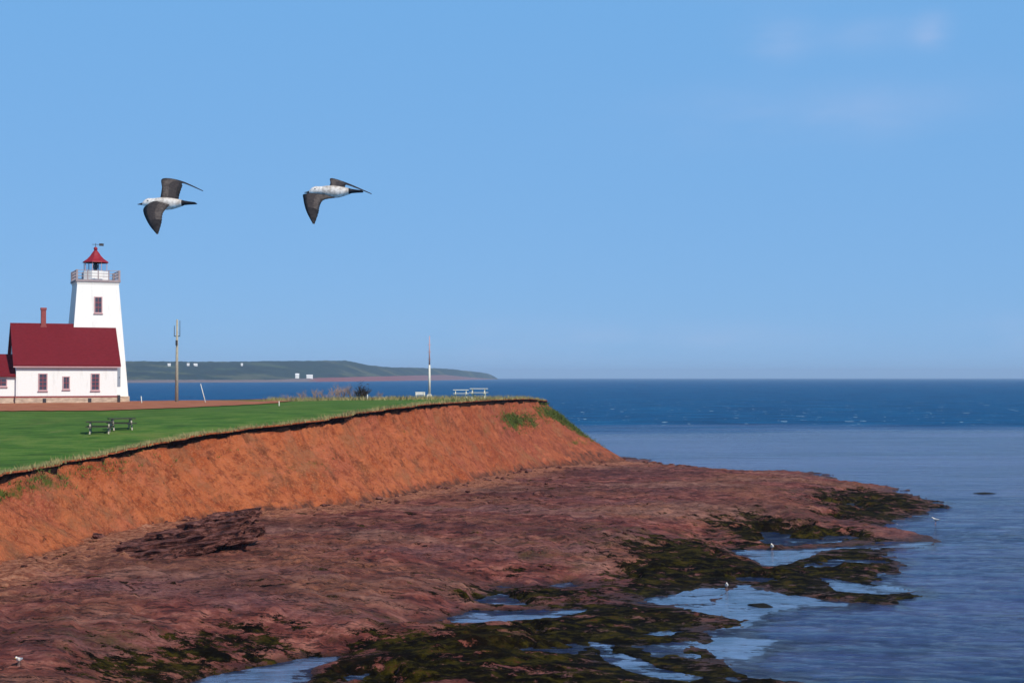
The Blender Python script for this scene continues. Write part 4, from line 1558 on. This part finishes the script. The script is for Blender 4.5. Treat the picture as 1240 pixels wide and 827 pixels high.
def body_for(x0, y0, dy=0.0):
    """stations beak -> tail, drawn for a bird whose beak tip is at x0,y0 (photo pixels at the bird's distance)"""
    raw = [(0, .4, .3, .3), (3, .2, .9, .8), (6, -.2, 1.7, 1.4), (7.2, -.7, 3.0, 2.6), (10, -1.6, 4.3, 3.9), (13.5, -2.2, 5.0, 4.5), (17.5, -1.9, 5.1, 4.8), (22, -1.4, 5.8, 6.0),
           (28, -.8, 7.2, 7.6), (35, -.4, 7.6, 8.0), (42, -.4, 6.9, 7.2), (49, -.8, 5.2, 5.6), (54, -1.2, 3.8, 5.0), (57, -1.4, 2.7, 5.2), (63, -1.2, 1.9, 6.4), (70, -1.0, 1.1, 8.0), (71, -1.0, .5, 7.6)]
    return [(x0 + x, y0 + y + dy * x, a, b) for x, y, a, b in raw]


flying_gull(200, 246, body_for(166.5, 247.3),
            [(181, 246, .03), (174, 252, .12), (174.5, 260, .26), (181, 273, .42), (190, 284, .56)],
            [(206, 247, .03), (203, 251, .12), (197, 259, .26), (195.5, 270, .40), (191.5, 284, .55)],
            [(194, 241, -.03), (196, 228, -.12), (197, 216.5, -.24), (219, 219, -.38), (246, 231, -.55)],
            [(216, 244, -.03), (217, 237, -.12), (220.5, 226, -.22), (222.5, 222.3, -.36), (246, 231.9, -.53)],
            'mottled brown and white gull with raised far wing, flying directly above the lighthouse')
flying_gull(402, 234, body_for(368.5, 233),
            [(386, 238.5, .03), (368.5, 235, .12), (367.5, 242, .26), (371, 256, .42), (379, 271.5, .56)],
            [(406, 240, .03), (392, 242.5, .12), (387, 250, .26), (385.5, 258, .40), (381, 271.5, .55)],
            [(398, 229, -.03), (400, 222, -.12), (401, 216, -.24), (420, 221.5, -.38), (450, 234.5, -.55)],
            [(420, 236, -.03), (419, 230, -.12), (418, 225, -.22), (423, 225, -.36), (450, 235.4, -.53)],
            'mottled brown and white gull with low folded wings, flying further from the lighthouse')


def standing_gull(p, rz, label, s=1.0):
    bm = bmesh.new()
    st = [(-.30, .335, .004, .004), (-.27, .338, .012, .01), (-.245, .345, .018, .016), (-.235, .35, .036, .032), (-.20, .36, .045, .04), (-.165, .35, .042, .04), (-.14, .315, .05, .05), (-.10, .275, .075, .07),
          (-.03, .25, .085, .08), (.06, .245, .075, .07), (.14, .25, .05, .05), (.21, .255, .025, .035), (.28, .255, .008, .02)]
    loft(bm, st, lambda k: 6 if k <= 2 else 0 if k < 9 else 5, 12)
    for sy in (-1, 1):
        wing(bm, [(-.09, sy * .066, .29), (.0, sy * .084, .28), (.14, sy * .062, .27), (.31, sy * .02, .265)], [(-.06, sy * .07, .24), (.02, sy * .085, .225), (.15, sy * .064, .235), (.31, sy * .022, .258)],
             [.012, .012, .008, .003], lambda t, c: 3 if t > .75 else 5, 4, 8, False)
        a = len(bm.faces)
        tube(bm, (.0, sy * .03, .19), (.0, sy * .03, .0), .008, .007, 6)
        tube(bm, (.015, sy * .03, .005), (-.05, sy * .03, .004), .012, .016, 6)
        bm.faces.ensure_lookup_table()
        for f in bm.faces[a:]: f.material_index = 7
    o = from_bm('shore_gull', bm, [M[m] for m in FM])
    o.location = p; o.rotation_euler = (0, 0, rz); o.scale = (s, s, s)
    tag(o, label, 'gull', 'gulls standing on the foreshore')


standing_gull(on_shore(935, 667), R(70), 'small white gull standing by the upper tide pool', 1.25)
standing_gull(ground(1133, 634, .0), R(-30), 'small white gull standing in shallows off the right hand weed point', 1.2)
standing_gull(on_shore(23, 806), R(80), 'small white gull standing at the bottom left corner of the platform', .85)
standing_gull(ground(880, 714, 0), R(80), 'small white gull standing in the shallow bay below the weedy rocks', 1.0)

# ------------------------------------------------------------------ sea air
def haze():
    bm = bmesh.new()
    box(bm, -15600, 15600, -15600, 15600, -2.2, 85)
    me = bpy.data.meshes.new('haze')
    bmesh.ops.recalc_face_normals(bm, faces=bm.faces[:])
    bm.to_mesh(me); bm.free()
    m = bpy.data.materials.new('sea_air')
    m.use_nodes = True
    nt = m.node_tree
    for n in list(nt.nodes):
        if n.type != 'OUTPUT_MATERIAL': nt.nodes.remove(n)
    v = nt.nodes.new('ShaderNodeVolumePrincipled')
    v.inputs['Color'].default_value = (.55, .75, 1.0, 1)
    v.inputs['Density'].default_value = .0001
    v.inputs['Anisotropy'].default_value = 0.0
    nt.links.new(v.outputs[0], nt.nodes['Material Output'].inputs['Volume'])
    o = link('haze', me, m)
    tag(o, kind='stuff')


haze()
